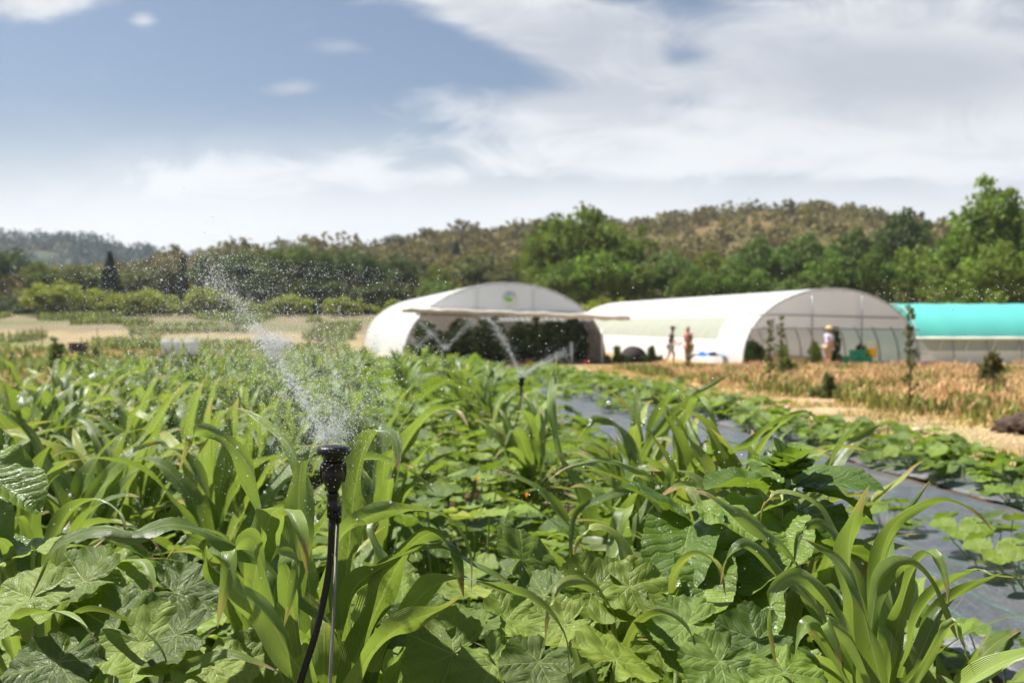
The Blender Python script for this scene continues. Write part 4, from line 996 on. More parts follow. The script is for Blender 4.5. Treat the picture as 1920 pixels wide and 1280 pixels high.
# leaf sign on the gable
mb = MB(); lathe(mb, [(.36, 0), (.36, .02)], Matrix.Translation(p*.15-a*.04+Vector((0, 0, 2.98))) @ a.to_track_quat('-Z', 'Y').to_matrix().to_4x4(), 24)
M_sw = simple('sign_white', (.74, .78, .70), .5, .02, 1); sg = mb.build('leaf_sign', M_sw, e)
M_sg = simple('sign_green', (.30, .60, .16), .5, .05, 1); mb = MB(); q0 = p*.08-a*.085+Vector((0, 0, 2.98)); U = Vector((0, 0, 1))
v = []
for k in range(20):
    th = k/20*6.283; rr = .15*(1+.35*math.cos(th*2+.8)); v.append(tuple(q0+p*rr*math.cos(th)+U*rr*.85*math.sin(th)))
mb.add([tuple(Vector(q)+a*.03) for q in v]+v, [tuple(range(39, 19, -1))]+[(k, (k+1) % 20, 20+(k+1) % 20, 20+k) for k in range(20)])
mb.build('leaf_emblem', M_sg, sg)
def at_(C_, a_, p_, s_, t_): q = C_+a_*s_+p_*t_; return (q.x, q.y, gz(q.x, q.y))
def bush_mesh(seed, w, h, n=30, per=60, sz=.05):
    g2 = NR(seed); m_ = MB()
    for i in range(n):
        a_ = g2.random()*6.28; r_ = w*.62*g2.random(); z = h*(.10+.95*g2.random()**1.3); k = max(.12, 1-.8*(z/h))*(1+.4*math.sin(2*a_+seed))
        clump(m_, (r_*k*math.cos(a_), r_*k*math.sin(a_), z), w*(.10+.12*g2.random()), per, g2, sz, 1.0)
    s_ = MB(); tube(s_, [(0, 0, -.05), (.01, 0, h*.5), (0, 0, h*.85)], [.02, .015, .006], 6)
    return m_.mesh('bush_foliage', M_tree, False), s_.mesh('bush_stem', M_bark)
BU = [bush_mesh(500+i, .9, 1.7) for i in range(3)]; BL = [bush_mesh(520+i, 1.0, .8) for i in range(3)]
def bush(me, loc, col, lab, cat='bush', grp=None, s=(1, 1, 1), name='bush'):
    e_ = empty(name, loc, (loc[0]*7) % 6, label=lab, cat=cat, group=grp); e_.scale = s
    for nm_, m_ in zip(('foliage', 'stem'), me):
        o_ = bpy.data.objects.new(nm_, m_); COL.objects.link(o_); o_.parent = e_; o_.color = (*col, 1)
    return e_
rg2 = random.Random(9)
for ri, t in enumerate((-3.2, -1.6, 0, 1.5, 2.9, 4.0)):
    for k in range(5):
        bush(BU[(ri+k) % 3], at_(C, a, p, 1.2+k*1.15+rg2.uniform(-.2, .2), t+rg2.uniform(-.2, .2)), (.055, .085, .02), 'tomato plant trained up inside the open first greenhouse', 'tomato plant', 'tomato plants inside the first greenhouse', (1.7, 1.5, rg2.uniform(.95, 1.2)), 'tomato_plant')
M_red = simple('red_fruit', (.65, .06, .03), .4, .1, 5)
for (px, py, lab) in ((855, 658, 'red crate at the left of the open front of the first greenhouse'), (992, 674, 'red crate on the ground at the middle of the open front of the first greenhouse'), (1100, 664, 'red crate near the right post of the first greenhouse')):
    q = P(px, py, 45.4); mb = MB()
    for lo, hi in (((-.15, -.1, 0), (.15, .1, .02)), ((-.15, -.1, .02), (-.13, .1, .16)), ((.13, -.1, .02), (.15, .1, .16)), ((-.13, -.1, .02), (.13, -.08, .16)), ((-.13, .08, .02), (.13, .1, .16))): box(mb, lo, hi)
    tag(mb.build('crate', M_red, None, False, (q.x, q.y, gz(q.x, q.y)+.03)), lab, 'crate')
# second greenhouse: white roof, net side vent, open front with bars
DB = 45.0; c2 = P(1562, 690, DB); zB = gz(15, 45)
e, a, p, arch, C2 = tunnel('greenhouse', (c2.x, DB, zB), AX, 4.35, 3.42, 30, 'long white film greenhouse right of centre with a netted side vent',
    [('roof_cover', M_film, .20, 1, 0, 30, None), ('side_net', M_net, .085, .20, 3.2, 30, 'pale green net band along the side'), ('side_skirt', M_skirt, 0, .085, 3.2, 30, None), ('corner_panel', M_film, 0, .20, 0, 3.2, 'white film panel at the front corner')])
gable(e, 'gable_panel', M_gable, p, arch, 1.72, lb='grey film gable')
gable(e, 'rear_panel', M_film, p, arch, .02, off=a*29.8)
bars(e, 'crossbar', M_pipe, [(p*-5.3-a*.06+Vector((0, 0, 2.32)), p*3.3-a*.06+Vector((0, 0, 2.12))), (p*-4.1-a*.06+Vector((0, 0, 1.66)), p*4.3-a*.06+Vector((0, 0, 1.58)))], .035)
bars(e, 'front_post', M_pipe, [(p*t-a*.13+Vector((0, 0, 0)), p*t-a*.13+Vector((0, 0, 3.1))) for t in (-1.1, 1.35)], .035)
bars(e, 'purlin', M_pipe, [(arch(t)-Vector((0, 0, .06)), arch(t)-Vector((0, 0, .06))+a*29) for t in (.2, .5, .8)], .025)
for k in range(6):
    bush(BL[k % 3], at_(C2, a, p, 1.0+k*.9, -3.2+.3*k), (.05, .09, .02), 'leafy plant growing inside the left part of the second greenhouse', 'plant', 'plants inside the second greenhouse', (1.1, 1.1, 1.1), 'leafy_plant')
bush(BU[1], at_(C2, a, p, 2.2, 1.35), (.035, .06, .015), 'tall dark climbing plant in the middle of the second greenhouse', 'plant', None, (.85, .85, 1.0), 'climbing_plant')
bush(BL[1], at_(C2, a, p, 2.6, 2.9), (.04, .07, .015), 'low dark plant right of the green crates in the second greenhouse', 'plant', None, (1, 1, 1), 'leafy_plant')
bush(BL[2], at_(C2, a, p, .6, -.6), (.17, .24, .03), 'bright yellow green plant at the mouth of the second greenhouse', 'plant', None, (1, 1, 1.1), 'leafy_plant')
# things in front of it
M_cg = simple('green_crate', (.01, .27, .17), .5, .15, 6); M_cy = simple('yellow_basket', (.75, .45, .04), .5, .1, 6); M_blue = simple('blue_tarp', (.03, .16, .50), .5, .2, 4, bump=.5, bscale=8)
def crate(q, lab, mt, s=1.0, rz=.2, grp=None):
    mb = MB(); w, d_, h = .30*s, .20*s, .26*s
    for lo, hi in (((-w, -d_, 0), (w, d_, .02)), ((-w, -d_, .02), (-w+.02, d_, h)), ((w-.02, -d_, .02), (w, d_, h)), ((-w+.02, -d_, .02), (w-.02, -d_+.02, h*.45)), ((-w+.02, -d_, h*.6), (w-.02, -d_+.02, h)), ((-w+.02, d_-.02, .02), (w-.02, d_, h)), ((-w-.015, -d_-.015, h), (w+.015, -d_+.012, h+.03)), ((-w-.015, d_-.012, h), (w+.015, d_+.015, h+.03))): box(mb, lo, hi)
    o_ = mb.build('crate', mt, None, False, tuple(q)); o_.rotation_euler = (0, 0, rz); return tag(o_, lab, 'crate', grp)
for (px, dz, lab) in ((1597, 0, 'green plastic crate, left one of the two on the ground at the second greenhouse'), (1620, 0, 'green plastic crate, right one of the two on the ground at the second greenhouse'), (1608, .29, 'green plastic crate stacked on top of the two ground crates')):
    q = P(px, 668, 44.3); crate((q.x, q.y, gz(q.x, q.y)+.12+dz), lab, M_cg, 1.0, .1*dz)
q = P(1634, 660, 44.4); mb = MB(); prof = [(.10, 0), (.22, .03), (.25, .4), (.27, .42)]; lathe(mb, prof, None, 16)
t_ = MB(); tube(t_, [(.26*math.cos(x_), 0, .42+.24*math.sin(x_)) for x_ in [i*math.pi/10 for i in range(11)]], .02, 6)
e_ = empty('basket', (q.x, q.y, gz(q.x, q.y)+.35), 0, label='yellow orange basket with a handle right of the green crates', cat='basket'); mb.build('bowl', M_cy, e_); t_.build('handle', M_cy, e_)
q = P(1323, 672, 46); mb = MB(); g3 = NR(5); nx_ = 14; v = [(-.9+1.8*i/(nx_-1), -.35+.7*j/7, .02+.16*max(0, math.sin(i*.9)*math.cos(j*.8)+.5)*(math.sin(math.pi*i/(nx_-1)))) for j in range(8) for i in range(nx_)]
mb.add(v, [(j*nx_+i, j*nx_+i+1, (j+1)*nx_+i+1, (j+1)*nx_+i) for j in range(7) for i in range(nx_-1)]); tag(mb.build('tarp', M_blue, None, True, (q.x, q.y, gz(q.x, q.y)+.35)), 'crumpled blue tarp beside the side wall of the second greenhouse', 'tarp').modifiers.new('thickness', 'SOLIDIFY').thickness = .01
# bushes and dark barrel between the two greenhouses
for (px, w_, lab) in ((1158, 1.1, 'clipped green bush left of the dark arched opening between the greenhouses'), (1222, 1.0, 'clipped green bush right of the dark arched opening between the greenhouses')):
    q = P(px, 683, 47); bush(BL[0], (q.x, q.y, gz(q.x, q.y)), (.045, .08, .02), lab, s=(w_*.9, w_*.9, .9))
q = P(1190, 683, 47.5); mb = MB(); M_dk = simple('dark_fabric', (.05, .035, .035), .8, .2, 6)
prof = []; n_ = 14
for j in range(2):
    for i in range(n_+1):
        th = math.pi*i/n_; prof.append((.62*math.cos(th), j*.9, .78*math.sin(th)**.8 if 0 < i < n_ else 0))
mb.add(prof, [(i, i+1, n_+2+i, n_+1+i) for i in range(n_)]+[tuple(range(n_, -1, -1)), tuple(range(n_+1, 2*n_+2))]); tag(mb.build('tool_shelter', M_dk, None, True, (q.x, q.y, gz(q.x, q.y))), 'small dark arched shelter between two clipped bushes', 'shelter')
# third tunnel: turquoise cover, long side facing the camera
c3 = P(1640, 690, 42.5); AX3 = (1.0, .02)
e, a, p, arch, C3 = tunnel('greenhouse', (18.82, 50.0, gz(0, 48)), AX3, 3.9, 2.82, 30, 'low tunnel greenhouse under a turquoise cover at the right edge',
    [('turquoise_cover', M_teal, .115, .883, 0, 30, None), ('rear_wall', M_film, 0, .115, 0, 30, None)], pexp=.8)
# vertical front side: skirt, window band, rail
a3 = a; side = -1 if p.y > 0 else 1
def sidepanel(part, mt, z0, z1, s0, s1, out=0.0, lb=None, bow=0.0):
    mb = MB(); v = []; ns = int((s1-s0)/.4)+1
    for j in range(ns+1):
        for i in range(4):
            z = z0+(z1-z0)*i/3; v.append(tuple(a3*(s0+(s1-s0)*j/ns)+Vector((0, -(3.62+out)+bow*(z-z0)+.02*math.sin(j*1.9+i), z))))
    mb.add(v, [(j*4+i, j*4+i+1, (j+1)*4+i+1, (j+1)*4+i) for j in range(ns) for i in range(3)]); o_ = mb.build(part, mt, e)
    if lb: o_['label'] = lb
M_window = simple('hazy_window_film', (.44, .45, .40), .4, .15, .7, trans=.35)
sidepanel('side_skirt', M_skirt, .0, .56, 0, 30, .02)
sidepanel('side_window', M_window, .58, 1.12, 0, 13.2, .0, 'hazy translucent window band')
sidepanel('side_panel', M_film, .58, 1.12, 13.2, 30, .0)
bars(e, 'rail', M_cream, [(Vector((0, -3.68, 1.17))+a3*0, Vector((0, -3.68, 1.17))+a3*30)], .07)
bars(e, 'strut', M_white, [(Vector((0, -3.70, .56))+a3*s_, Vector((0, -3.66, 1.12))+a3*(s_+.25)) for s_ in [1+1.25*k for k in range(10)]], .03)
tag_crates = [('white', M_white), ('purple', simple('purple_crate', (.16, .08, .16), .6, .2, 5))]
for (px, k, lab) in ((1740, 1, 'dark purple crate, left one in front of the turquoise tunnel'), (1753, 1, 'dark purple crate, right one in front of the turquoise tunnel')):
    q = P(px, 686, 41); crate((q.x, q.y, gz(q.x, q.y)+.1), lab, tag_crates[k][1], .7)
# ================================================================ sprinklers
def sprinkler(loc, H_, lean, lab, hose=True, s=1.0):
    """stake sprinkler: head, body, clips, socket, stake, hose"""
    e_ = empty('sprinkler', loc, 0, label=lab, cat='sprinkler')
    top = Vector((lean, 0, H_)); ax = (top).normalized(); Mx = Matrix.Translation(top) @ ax.to_track_quat('Z', 'Y').to_matrix().to_4x4() @ Matrix.Scale(s, 4)
    def prt(nm, prof, mt=M_black, seg=40, par=e_): m_ = MB(); lathe(m_, [(r_/1000, z/1000) for r_, z in prof], Mx, seg); return m_.build(nm, mt, par)
    prt('deflector_cap', [(4, -2), (22, -4), (30, -6), (32.5, -10), (33, -14), (31.5, -19), (27, -23), (22, -27), (20, -31), (19.5, -36), (12, -36.5)])
    body = prt('body', [(14, -36), (21.5, -36.5), (22.5, -38), (22.5, -42), (21, -43), (23, -58), (23.2, -64), (21, -72), (16, -82), (11.5, -92), (9.5, -97), (5, -97.5)])
    for k in range(4):   # bridge ribs on the body
        m_ = MB(); an = math.pi/2*k+.3; pr = [Vector((r_*math.cos(an), r_*math.sin(an), z))/1000 for r_, z in ((23, -38), (24.5, -50), (24.5, -60), (21, -76))]
        tube(m_, [Mx @ q for q in pr], .0022*s, 6); m_.build('rib', M_black, body)
    for sg_ in (-1, 1):
        m_ = MB(); tube(m_, [Mx @ (Vector(q)/1000) for q in ((sg_*22, -4, -60), (sg_*29, -5, -61), (sg_*33, -5, -60))], .0014*s, 6); m_.build('clip_pin', M_black, body)
    prt('neck', [(6, -96), (10, -96.5), (12.5, -98), (12.5, -102), (10.5, -104), (10.8, -120), (12, -121.5), (12, -126), (10.5, -128), (10, -146), (6, -147)])
    m_ = MB()
    for z in (-127, -138):
        for q in range(1): tube(m_, [Mx @ (Vector((x_, -9, z))/1000) for x_ in (-11, 2, 17)], .0036*s, 8)
    tube(m_, [Mx @ (Vector((10, -10, z))/1000) for z in (-124, -140, -158)], [.0052*s, .0058*s, .0058*s], 10); m_.build('stake_clamp', M_black, e_)
    st = Mx @ Vector((.010, -.010, -.150)); m_ = MB(); tube(m_, [st, st*.5+Vector((-.010, 0, 0)), Vector((-.05*s, -.01, -.1))], .0034*s, 12); m_.build('stake', M_steel, e_)
    if hose:
        h0 = Mx @ Vector((0, 0, -.145)); pts = catmull([h0, h0+Vector((-.006, 0, -.10)), h0+Vector((-.030, -.005, -.22)), h0+Vector((-.075, -.01, -.37)), h0+Vector((-.13, .0, -.60)), Vector((h0.x-.22, .05, .02)), Vector((h0.x-.5, .1, .01))], 60)
        m_ = MB(); tube(m_, pts, .0068*s, 14); m_.build('hose', M_hose, e_)
    return e_
HS = P(625, 832, 1.96)
hd = (HS.x-.030, 1.96, 0)
sprinkler(hd, HS.z, .030, 'black sprinkler head on a thin steel stake with a curved black hose, nearest the camera', True, 1.0)
H2 = P(978, 706, 9.8); sprinkler((H2.x-.02, 9.8, gz(H2.x, 9.8)), H2.z-gz(H2.x, 9.8), .02, 'blurred black sprinkler spraying in the middle distance right of centre', True, 1.15)
H3 = P(835, 656, 17.0); sprinkler((H3.x, 17.0, gz(H3.x, 17)), H3.z-gz(H3.x, 17), .0, 'blurred black sprinkler spraying in front of the open greenhouse', True, 1.2)
H4 = P(783, 652, 25.0); sprinkler((H4.x, 25.0, gz(H4.x, 25)), H4.z-gz(H4.x, 25), .0, 'farthest sprinkler, a faint V of water left of the open greenhouse', True, 1.2)
# ================================================================ water
ICO_V = None
def ico():
    t = (1+5**.5)/2; v = np.array([(-1, t, 0), (1, t, 0), (-1, -t, 0), (1, -t, 0), (0, -1, t), (0, 1, t), (0, -1, -t), (0, 1, -t), (t, 0, -1), (t, 0, 1), (-t, 0, -1), (-t, 0, 1)])/math.sqrt(1+t*t)
    f = np.array([(0, 11, 5), (0, 5, 1), (0, 1, 7), (0, 7, 10), (0, 10, 11), (1, 5, 9), (5, 11, 4), (11, 10, 2), (10, 7, 6), (7, 1, 8), (3, 9, 4), (3, 4, 2), (3, 2, 6), (3, 6, 8), (3, 8, 9), (4, 9, 5), (2, 4, 11), (6, 2, 10), (8, 6, 7), (9, 8, 1)])
    return v, f
IV, IF = ico()
def droplets(name, pts, rad, lab):
    pts = np.asarray(pts); rad = np.asarray(rad); n_ = len(pts)
    v = (IV[None]*rad[:, None, None]+pts[:, None, :]).reshape(-1, 3); f = (IF[None]+12*np.arange(n_)[:, None, None]).reshape(-1, 3)
    me = bpy.data.meshes.new(name); me.vertices.add(len(v)); me.vertices.foreach_set('co', v.ravel()); me.loops.add(f.size); me.loops.foreach_set('vertex_index', f.ravel().astype(np.int32))
    me.polygons.add(len(f)); me.polygons.foreach_set('loop_start', np.arange(0, f.size, 3, dtype=np.int32)); me.polygons.foreach_set('use_smooth', np.ones(len(f), dtype=bool))
    me.update(calc_edges=True); me.materials.append(M_water); o_ = bpy.data.objects.new(name, me); COL.objects.link(o_)
    return tag(o_, lab, 'water spray', None, 'stuff')
g_ = NR(42)
def stream(p0, v0, n, tmax, spread0, grow, rad, drag=.0, pw=1.0, gravity=9.8):
    """water thrown from p0 with velocity v0, loosening as it goes"""
    t = g_.random(n)**pw*tmax; p0 = np.array(p0); v0 = np.array(v0)
    pos = p0+v0*t[:, None]; pos[:, 2] -= .5*gravity*t*t
    pos += g_.normal(size=(n, 3))*(spread0+grow*t[:, None])
    return pos, rad*np.exp(g_.normal(size=n)*.45)
def collect(lst):
    return np.concatenate([a_ for a_, b_ in lst]), np.concatenate([b_ for a_, b_ in lst])
h = np.array(tuple(HS)); h[2] += .0; L_ = []
up = h+np.array([-.012, 0, .0])
tgt = np.array(P(385, 505, 3.0)); tm = .17; v = (tgt-up)/tm; v[2] += .5*9.8*tm
L_.append(stream(up, v, 2600, tm, .003, .12, .00075, pw=.9))
L_.append(stream(up, v*.98, 1800, tm*.5, .002, .08, .0006, pw=.8))
L_.append(stream(up, v*1.03, 3200, tm*1.12, .02, .62, .0006, pw=.8))
# knot of water torn off the jet
L_.append((np.array(P(515, 643, 2.35))+g_.normal(size=(1300, 3))*np.array([.019, .03, .013]), .0010*np.exp(g_.normal(size=1300)*.35)))
# crown of fine water thrown out of the cap
for k in range(46):
    an = g_.random()*6.283; el = g_.uniform(R(48), R(86)); sp_ = g_.uniform(.7, 2.6)
    vv = np.array([math.cos(an)*math.cos(el), math.sin(an)*math.cos(el), math.sin(el)])*sp_
    L_.append(stream(h+np.array([g_.uniform(-.02, .02), g_.uniform(-.015, .015), 0]), vv, 60, .20, .004, .05, .0006, pw=.9))
L_.append((h+np.abs(g_.normal(size=(900, 3)))*np.array([1, 1, .022])*[0, 0, 1]+g_.normal(size=(900, 3))*np.array([.019, .016, .004])+[-.002, 0, .004], .0008*np.exp(g_.normal(size=900)*.3)))
# falling mist: wide cloud left of and behind the head
n_ = 20000; y = 1.5+2.6*g_.random(n_)**1.3; px = 450+g_.normal(size=n_)*170; py = np.maximum(655+g_.normal(size=n_)*105, 470+30*g_.random(n_)+np.abs(px-400)*.1)
L_.append((np.stack([(px-960)/F*y, y, 1.5+(605-py)/F*y], 1), .00047*np.exp(g_.normal(size=n_)*.42)*(y/2)**.6))
n_ = 9000; y = 1.8+1.0*g_.random(n_); px = 610+g_.normal(size=n_)*62; py = 755+g_.normal(size=n_)*75
L_.append((np.stack([(px-960)/F*y, y, 1.5+(605-py)/F*y], 1), .00045*np.exp(g_.normal(size=n_)*.50)))
n_ = 2600; y = 1.4+3*g_.random(n_); x = g_.uniform(-1, .5, n_)*.55*y; z = 1.5-.35*y*g_.random(n_)**.8+.06*y
L_.append((np.stack([x, y, z], 1), .0007*np.exp(g_.normal(size=n_)*.5)))
n_ = 260; y = 1.8+2*g_.random(n_); px = 1300+620*g_.random(n_)**.7; py = 575-18*g_.random(n_)-.03*(px-1300)+g_.normal(size=n_)*12
L_.append((np.stack([(px-960)/F*y, y, 1.5+(605-py)/F*y], 1), .0010*np.exp(g_.normal(size=n_)*.3)))
droplets('water_spray', *collect(L_), 'white jet and cloud of droplets thrown up left by the nearest sprinkler')
def far_spray(H_, targets, lab, n, sc_):
    L2 = []; h_ = np.array(tuple(H_))
    for (px, py, d_) in targets:
        tg = np.array(tuple(P(px, py, d_))); tm_ = .14; v_ = (tg-h_)/tm_; v_[2] += .5*9.8*tm_
        L2.append(stream(h_, v_, n, tm_, .004*sc_, .17*sc_, .0014*sc_, pw=.8)); L2.append(stream(h_, v_, n//3, tm_*1.3, .02*sc_, .6*sc_, .0012*sc_))
    L2.append((h_+g_.normal(size=(n//3, 3))*.028*sc_+[0, 0, .03*sc_], .0020*sc_*np.ones(n//3)))
    droplets('water_spray', *collect(L2), lab)
far_spray(H2, [(922, 602, 9.4), (1062, 662, 9.2)], 'thin water jets of the middle distance sprinkler right of centre', 1500, 1.05)
far_spray(H3, [(785, 602, 16.8), (888, 600, 16.8)], 'V of two water jets in front of the left part of the open greenhouse', 1000, 1.4)
far_spray(H4, [(745, 606, 25), (815, 620, 25)], 'faintest V of water left of the open greenhouse', 500, 1.9)
# ================================================================ meadow plants, saplings, small things
def blades(name, pts, hts, wid, col, lab, seed, lean=.35):
    g2 = NR(seed); n_ = len(pts); pts = np.asarray(pts); a_ = g2.random(n_)*6.283; l_ = g2.random(n_)*lean; h_ = hts[:, None]
    d_ = np.stack([np.cos(a_), np.sin(a_), np.zeros(n_)], 1); s_ = np.stack([-np.sin(a_), np.cos(a_), np.zeros(n_)], 1)*wid
    up_ = np.array([0, 0, 1.0]); m_ = pts+up_*h_*.55+d_*(l_[:, None]*h_*.35); t_ = pts+up_*h_+d_*(l_[:, None]*h_)
    v = np.stack([pts-s_, pts+s_, m_+s_*.8, m_-s_*.8, t_+s_*.9+up_*.01, t_-s_*.9], 1).reshape(-1, 3)
    mb = MB(); tn = np.repeat(g2.random(n_), 6); mb.add(v, [f for i in range(n_) for f in ((6*i, 6*i+1, 6*i+2, 6*i+3), (6*i+3, 6*i+2, 6*i+4, 6*i+5))], None, tn)
    o_ = mb.build(name, M_tree, None, False); o_.color = (*col, 1); return tag(o_, lab, 'grass', None, 'stuff')
def scatter(n, ur, yr, seed, cond=None):
    g2 = NR(seed); out = []
    while len(out) < n:
        y = yr[0]+(yr[1]-yr[0])*g2.random()**.8; u = g2.uniform(*ur); x = u-.12*y
        if abs(x) > .56*y+1: continue
        if cond and not cond(x, y, u, g2): continue
        out.append((x, y, gz(x, y)-.02))
    return np.array(out)
nz_ = lambda x, y, s_=.5, k=0: mnoise.noise((x*s_, y*s_*.6, k))
def c_dry(x, y, u, g2): return g2.random() < sm(8.9, 10.2, u+.9*nz_(x, y)) * (.06+.94*(nz_(x, y, 1.3, 4) > .07))
pt = scatter(34000, (8.8, 27), (10, 40), 1, c_dry); g2 = NR(3)
blades('dry_grass', pt, (.08+.30*g2.random(len(pt))**1.5)*np.array([1+.7*nz_(q[0], q[1], .9, 2) for q in pt]), .012, (.44, .31, .14), 'tall dry tan grass between the straw path and the greenhouses', 4, .9)
pt = scatter(19000, (8.8, 27), (10, 40), 7, lambda x, y, u, g2: nz_(x, y, .9, 9) > -.02)
blades('green_weeds', pt, .08+.26*NR(8).random(len(pt)), .022, (.15, .17, .04), 'green weeds growing in patches through the dry grass', 9, .6)
pt = scatter(9000, (6.3, 9.9), (8, 42), 17, lambda x, y, u, g2: nz_(x, y, .9, 12) > .0)
blades('path_grass', pt, .04+.10*NR(18).random(len(pt)), .012, (.34, .28, .10), 'short yellowing grass along the straw path', 19, .9)
pt = scatter(9000, (6.3, 10), (8, 42), 27)
blades('straw', pt, .02+.03*NR(28).random(len(pt)), .01, (.50, .40, .22), 'loose straw lying over the path', 29, 3.5)
# left meadow
def c_left(x, y, u, g2): return x < -.30*y-1.2 or (y > 46 and x < -5)
pt = scatter(15000, (-40, -3), (17, 60), 37, c_left)
blades('meadow_grass', pt, .12+.30*NR(38).random(len(pt)), .03, (.36, .28, .11), 'pale dry meadow grass at the far left', 39, .6)
pt = scatter(9000, (-70, -3), (26, 120), 47, lambda x, y, u, g2: c_left(x, y, u, g2) and nz_(x, y, .16, 3) > (.0 if y < 70 else .18))
blades('meadow_weeds', pt, .2+.6*NR(48).random(len(pt)), .08, (.14, .18, .045), 'green rows and weeds in the far left meadow', 49, .7)
# poppies
g2 = NR(6); mb = MB(); pt = scatter(45, (10.2, 20), (14, 38), 57)
M_pop = simple('poppy_red', (.62, .25, .2), .6, .1, 5, trans=.3)
for q in pt: clump(mb, (q[0], q[1], q[2]+.35+.25*g2.random()), .025, 6, g2, .02)
tag(mb.build('wildflowers', M_pop, None, False), 'small pinkish red wildflowers scattered in the dry grass', 'wildflowers', None, 'stuff')
# small bushes in the meadow
for (px, py, d_, w_, h_, col, lab) in ((1553, 742, 22, .55, .5, (.10, .13, .04), 'small dark bush alone in the dry grass between the two saplings'), (1860, 720, 24, .9, .9, (.13, .13, .04), 'olive bush in the dry grass near the right edge'),
        (105, 668, 32, .95, 1.25, (.10, .15, .03), 'bright green bush standing in the left meadow'), (178, 662, 34, .5, .9, (.10, .15, .03), 'thin green bush right of the bright meadow bush'),
        (1470, 690, 34, .9, .9, (.14, .20, .035), 'weedy green bush in front of the second greenhouse left side')):
    x = (px-960)/F*d_; bush(BL[0] if h_ < 1 else BU[0], (x, d_, gz(x, d_)), col, lab, s=(w_*(1.15), w_*1.15, h_/.8 if h_ < 1 else h_/1.7))
M_sap = M_tree
def sapling(px, py_base, top, d_, w, lab, seed):
    x = (px-960)/F*d_; z0 = gz(x, d_); h_ = CZ+(605-top)/F*d_-z0; g2 = NR(seed); e_ = empty('sapling', (x, d_, z0), 0, label=lab, cat='sapling'); cr = MB(); tr = MB(); r2 = random.Random(seed)
    tube(tr, [(0, 0, -.05), (.02, 0, h_*.4), (-.01, .01, h_*.75), (.01, 0, h_)], [.020, .016, .011, .004], 8)
    for k in range(22):
        z = h_*(.22+.76*k/22)+r2.uniform(-.06, .06); a_ = k*2.4; l_ = w*1.3*(.25+.65*r2.random())*(1-.45*(k/22)); q = Vector((l_*math.cos(a_), l_*math.sin(a_), z+l_*.9))
        tube(tr, [(0, 0, z), (q.x*.5, q.y*.5, z+l_*.35), tuple(q)], [.006, .004, .002], 5)
        for j in range(4): f = .4+.6*j/3; clump(cr, (q.x*f, q.y*f, z+(q.z-z)*f), .05, 9, g2, .026, 1.2)
    tr.build('trunk', M_bark, e_); c_ = cr.build('crown', M_tree, e_, False); c_.color = (.095, .12, .035, 1)
sapling(1705, 790, 572, 17.7, .17, 'thin leafy sapling standing nearest on the right, reaching over the turquoise cover', 1)
sapling(1443, 730, 598, 26.5, .17, 'sapling in front of the second greenhouse, left one of the close pair', 2)
sapling(1465, 726, 592, 27.5, .17, 'sapling in front of the second greenhouse, right one of the close pair', 3)
sapling(1292, 700, 628, 35.0, .25, 'farthest sapling, partly hiding the person in the red shirt', 4)
# clod heap and stones
def rock(loc, r_, mt, lab, cat, seed, name, grp=None, sub=3):
    bm = bmesh.new(); bmesh.ops.create_icosphere(bm, subdivisions=sub, radius=r_)
    for v in bm.verts:
        q = v.co.copy(); v.co *= 1+.9*mnoise.fractal(q/r_*2.6+Vector((seed*3.1, 0, 0)), 1, 2, 4); v.co.z *= .62
    me = bpy.data.meshes.new(name); bm.to_mesh(me); bm.free(); me.materials.append(mt); me.polygons.foreach_set('use_smooth', np.ones(len(me.polygons), dtype=bool))
    o_ = bpy.data.objects.new(name, me); COL.objects.link(o_); o_.location = loc; return tag(o_, lab, cat, grp)
for k, (px, py, r_, lab) in enumerate(((1905, 822, .20, 'lumpy dark brown clod of earth at the right edge of the path, the largest'), (1935, 835, .24, 'dark brown clod of earth cut by the right edge of the picture'), (1880, 838, .06, 'small dark clod left of the large ones at the right edge'), (1510, 778, .10, 'small dark clod at the path edge above the tip of the drooping maize leaf'))):
    d_ = 14.0 if px > 1600 else 17; q = P(px, py, d_); rock((q.x, d_, gz(q.x, d_)+r_*.35), r_, M_clod, lab, 'earth clod', k, 'earth_clod')
for k, (px, py, r_) in enumerate(((1720, 822, .11), (1657, 813, .09), (1840, 858, .10), (1350, 740, .09), (1370, 744, .08), (1475, 770, .1), (1560, 790, .07), (1590, 800, .06))):
    d_ = 1.62*F/(py-605); x = (px-960)/F*d_; rock((x, d_, gz(x, d_)+.02), r_, M_stone, 'pale pinkish stone beside the squash rows at the edge of the straw path', 'stone', 20+k, 'stone', 'stones along the path edge', 2)
# far left things
M_bin = simple('white_plastic', (.86, .86, .85), .45, .03, 3, trans=.4)
for (px, w_, lab) in ((312, .105, 'white plastic bucket, left one of three at the far end of the maize'), (333, .085, 'white plastic bucket, middle one of three at the far end of the maize'), (359, .14, 'white plastic bucket, right and widest of three at the far end of the maize')):
    q = P(px, 664, 21); mb = MB(); lathe(mb, [(w_*.8, 0), (w_, .24), (w_*1.06, .25), (w_*1.06, .28), (w_*.5, .29)], None, 20)
    x = (px-960)/F*21; e_ = empty('bucket', (x, 21, q.z), 0, label=lab, cat='bucket'); mb.build('tub', M_bin, e_); m_ = MB(); tube(m_, [(w_*math.cos(t), 0, .27+w_*.7*math.sin(t)) for t in [i*math.pi/8 for i in range(9)]], .008, 6); m_.build('handle', M_bin, e_)
    mb = MB()
    for sx in (-1, 1):
        for sy in (-1, 1): box(mb, (sx*w_-.02, sy*w_-.02, gz(x, 21)-q.z), (sx*w_+.02, sy*w_+.02, -.03))
    box(mb, (-w_*1.2, -w_*1.2, -.03), (w_*1.2, w_*1.2, 0)); s_ = mb.build('stool', M_wood, None, False, (x, 21, q.z)); tag(s_, lab.replace('white plastic bucket', 'wooden stand under the bucket').replace(' at the far end of the maize', ''), 'stand')
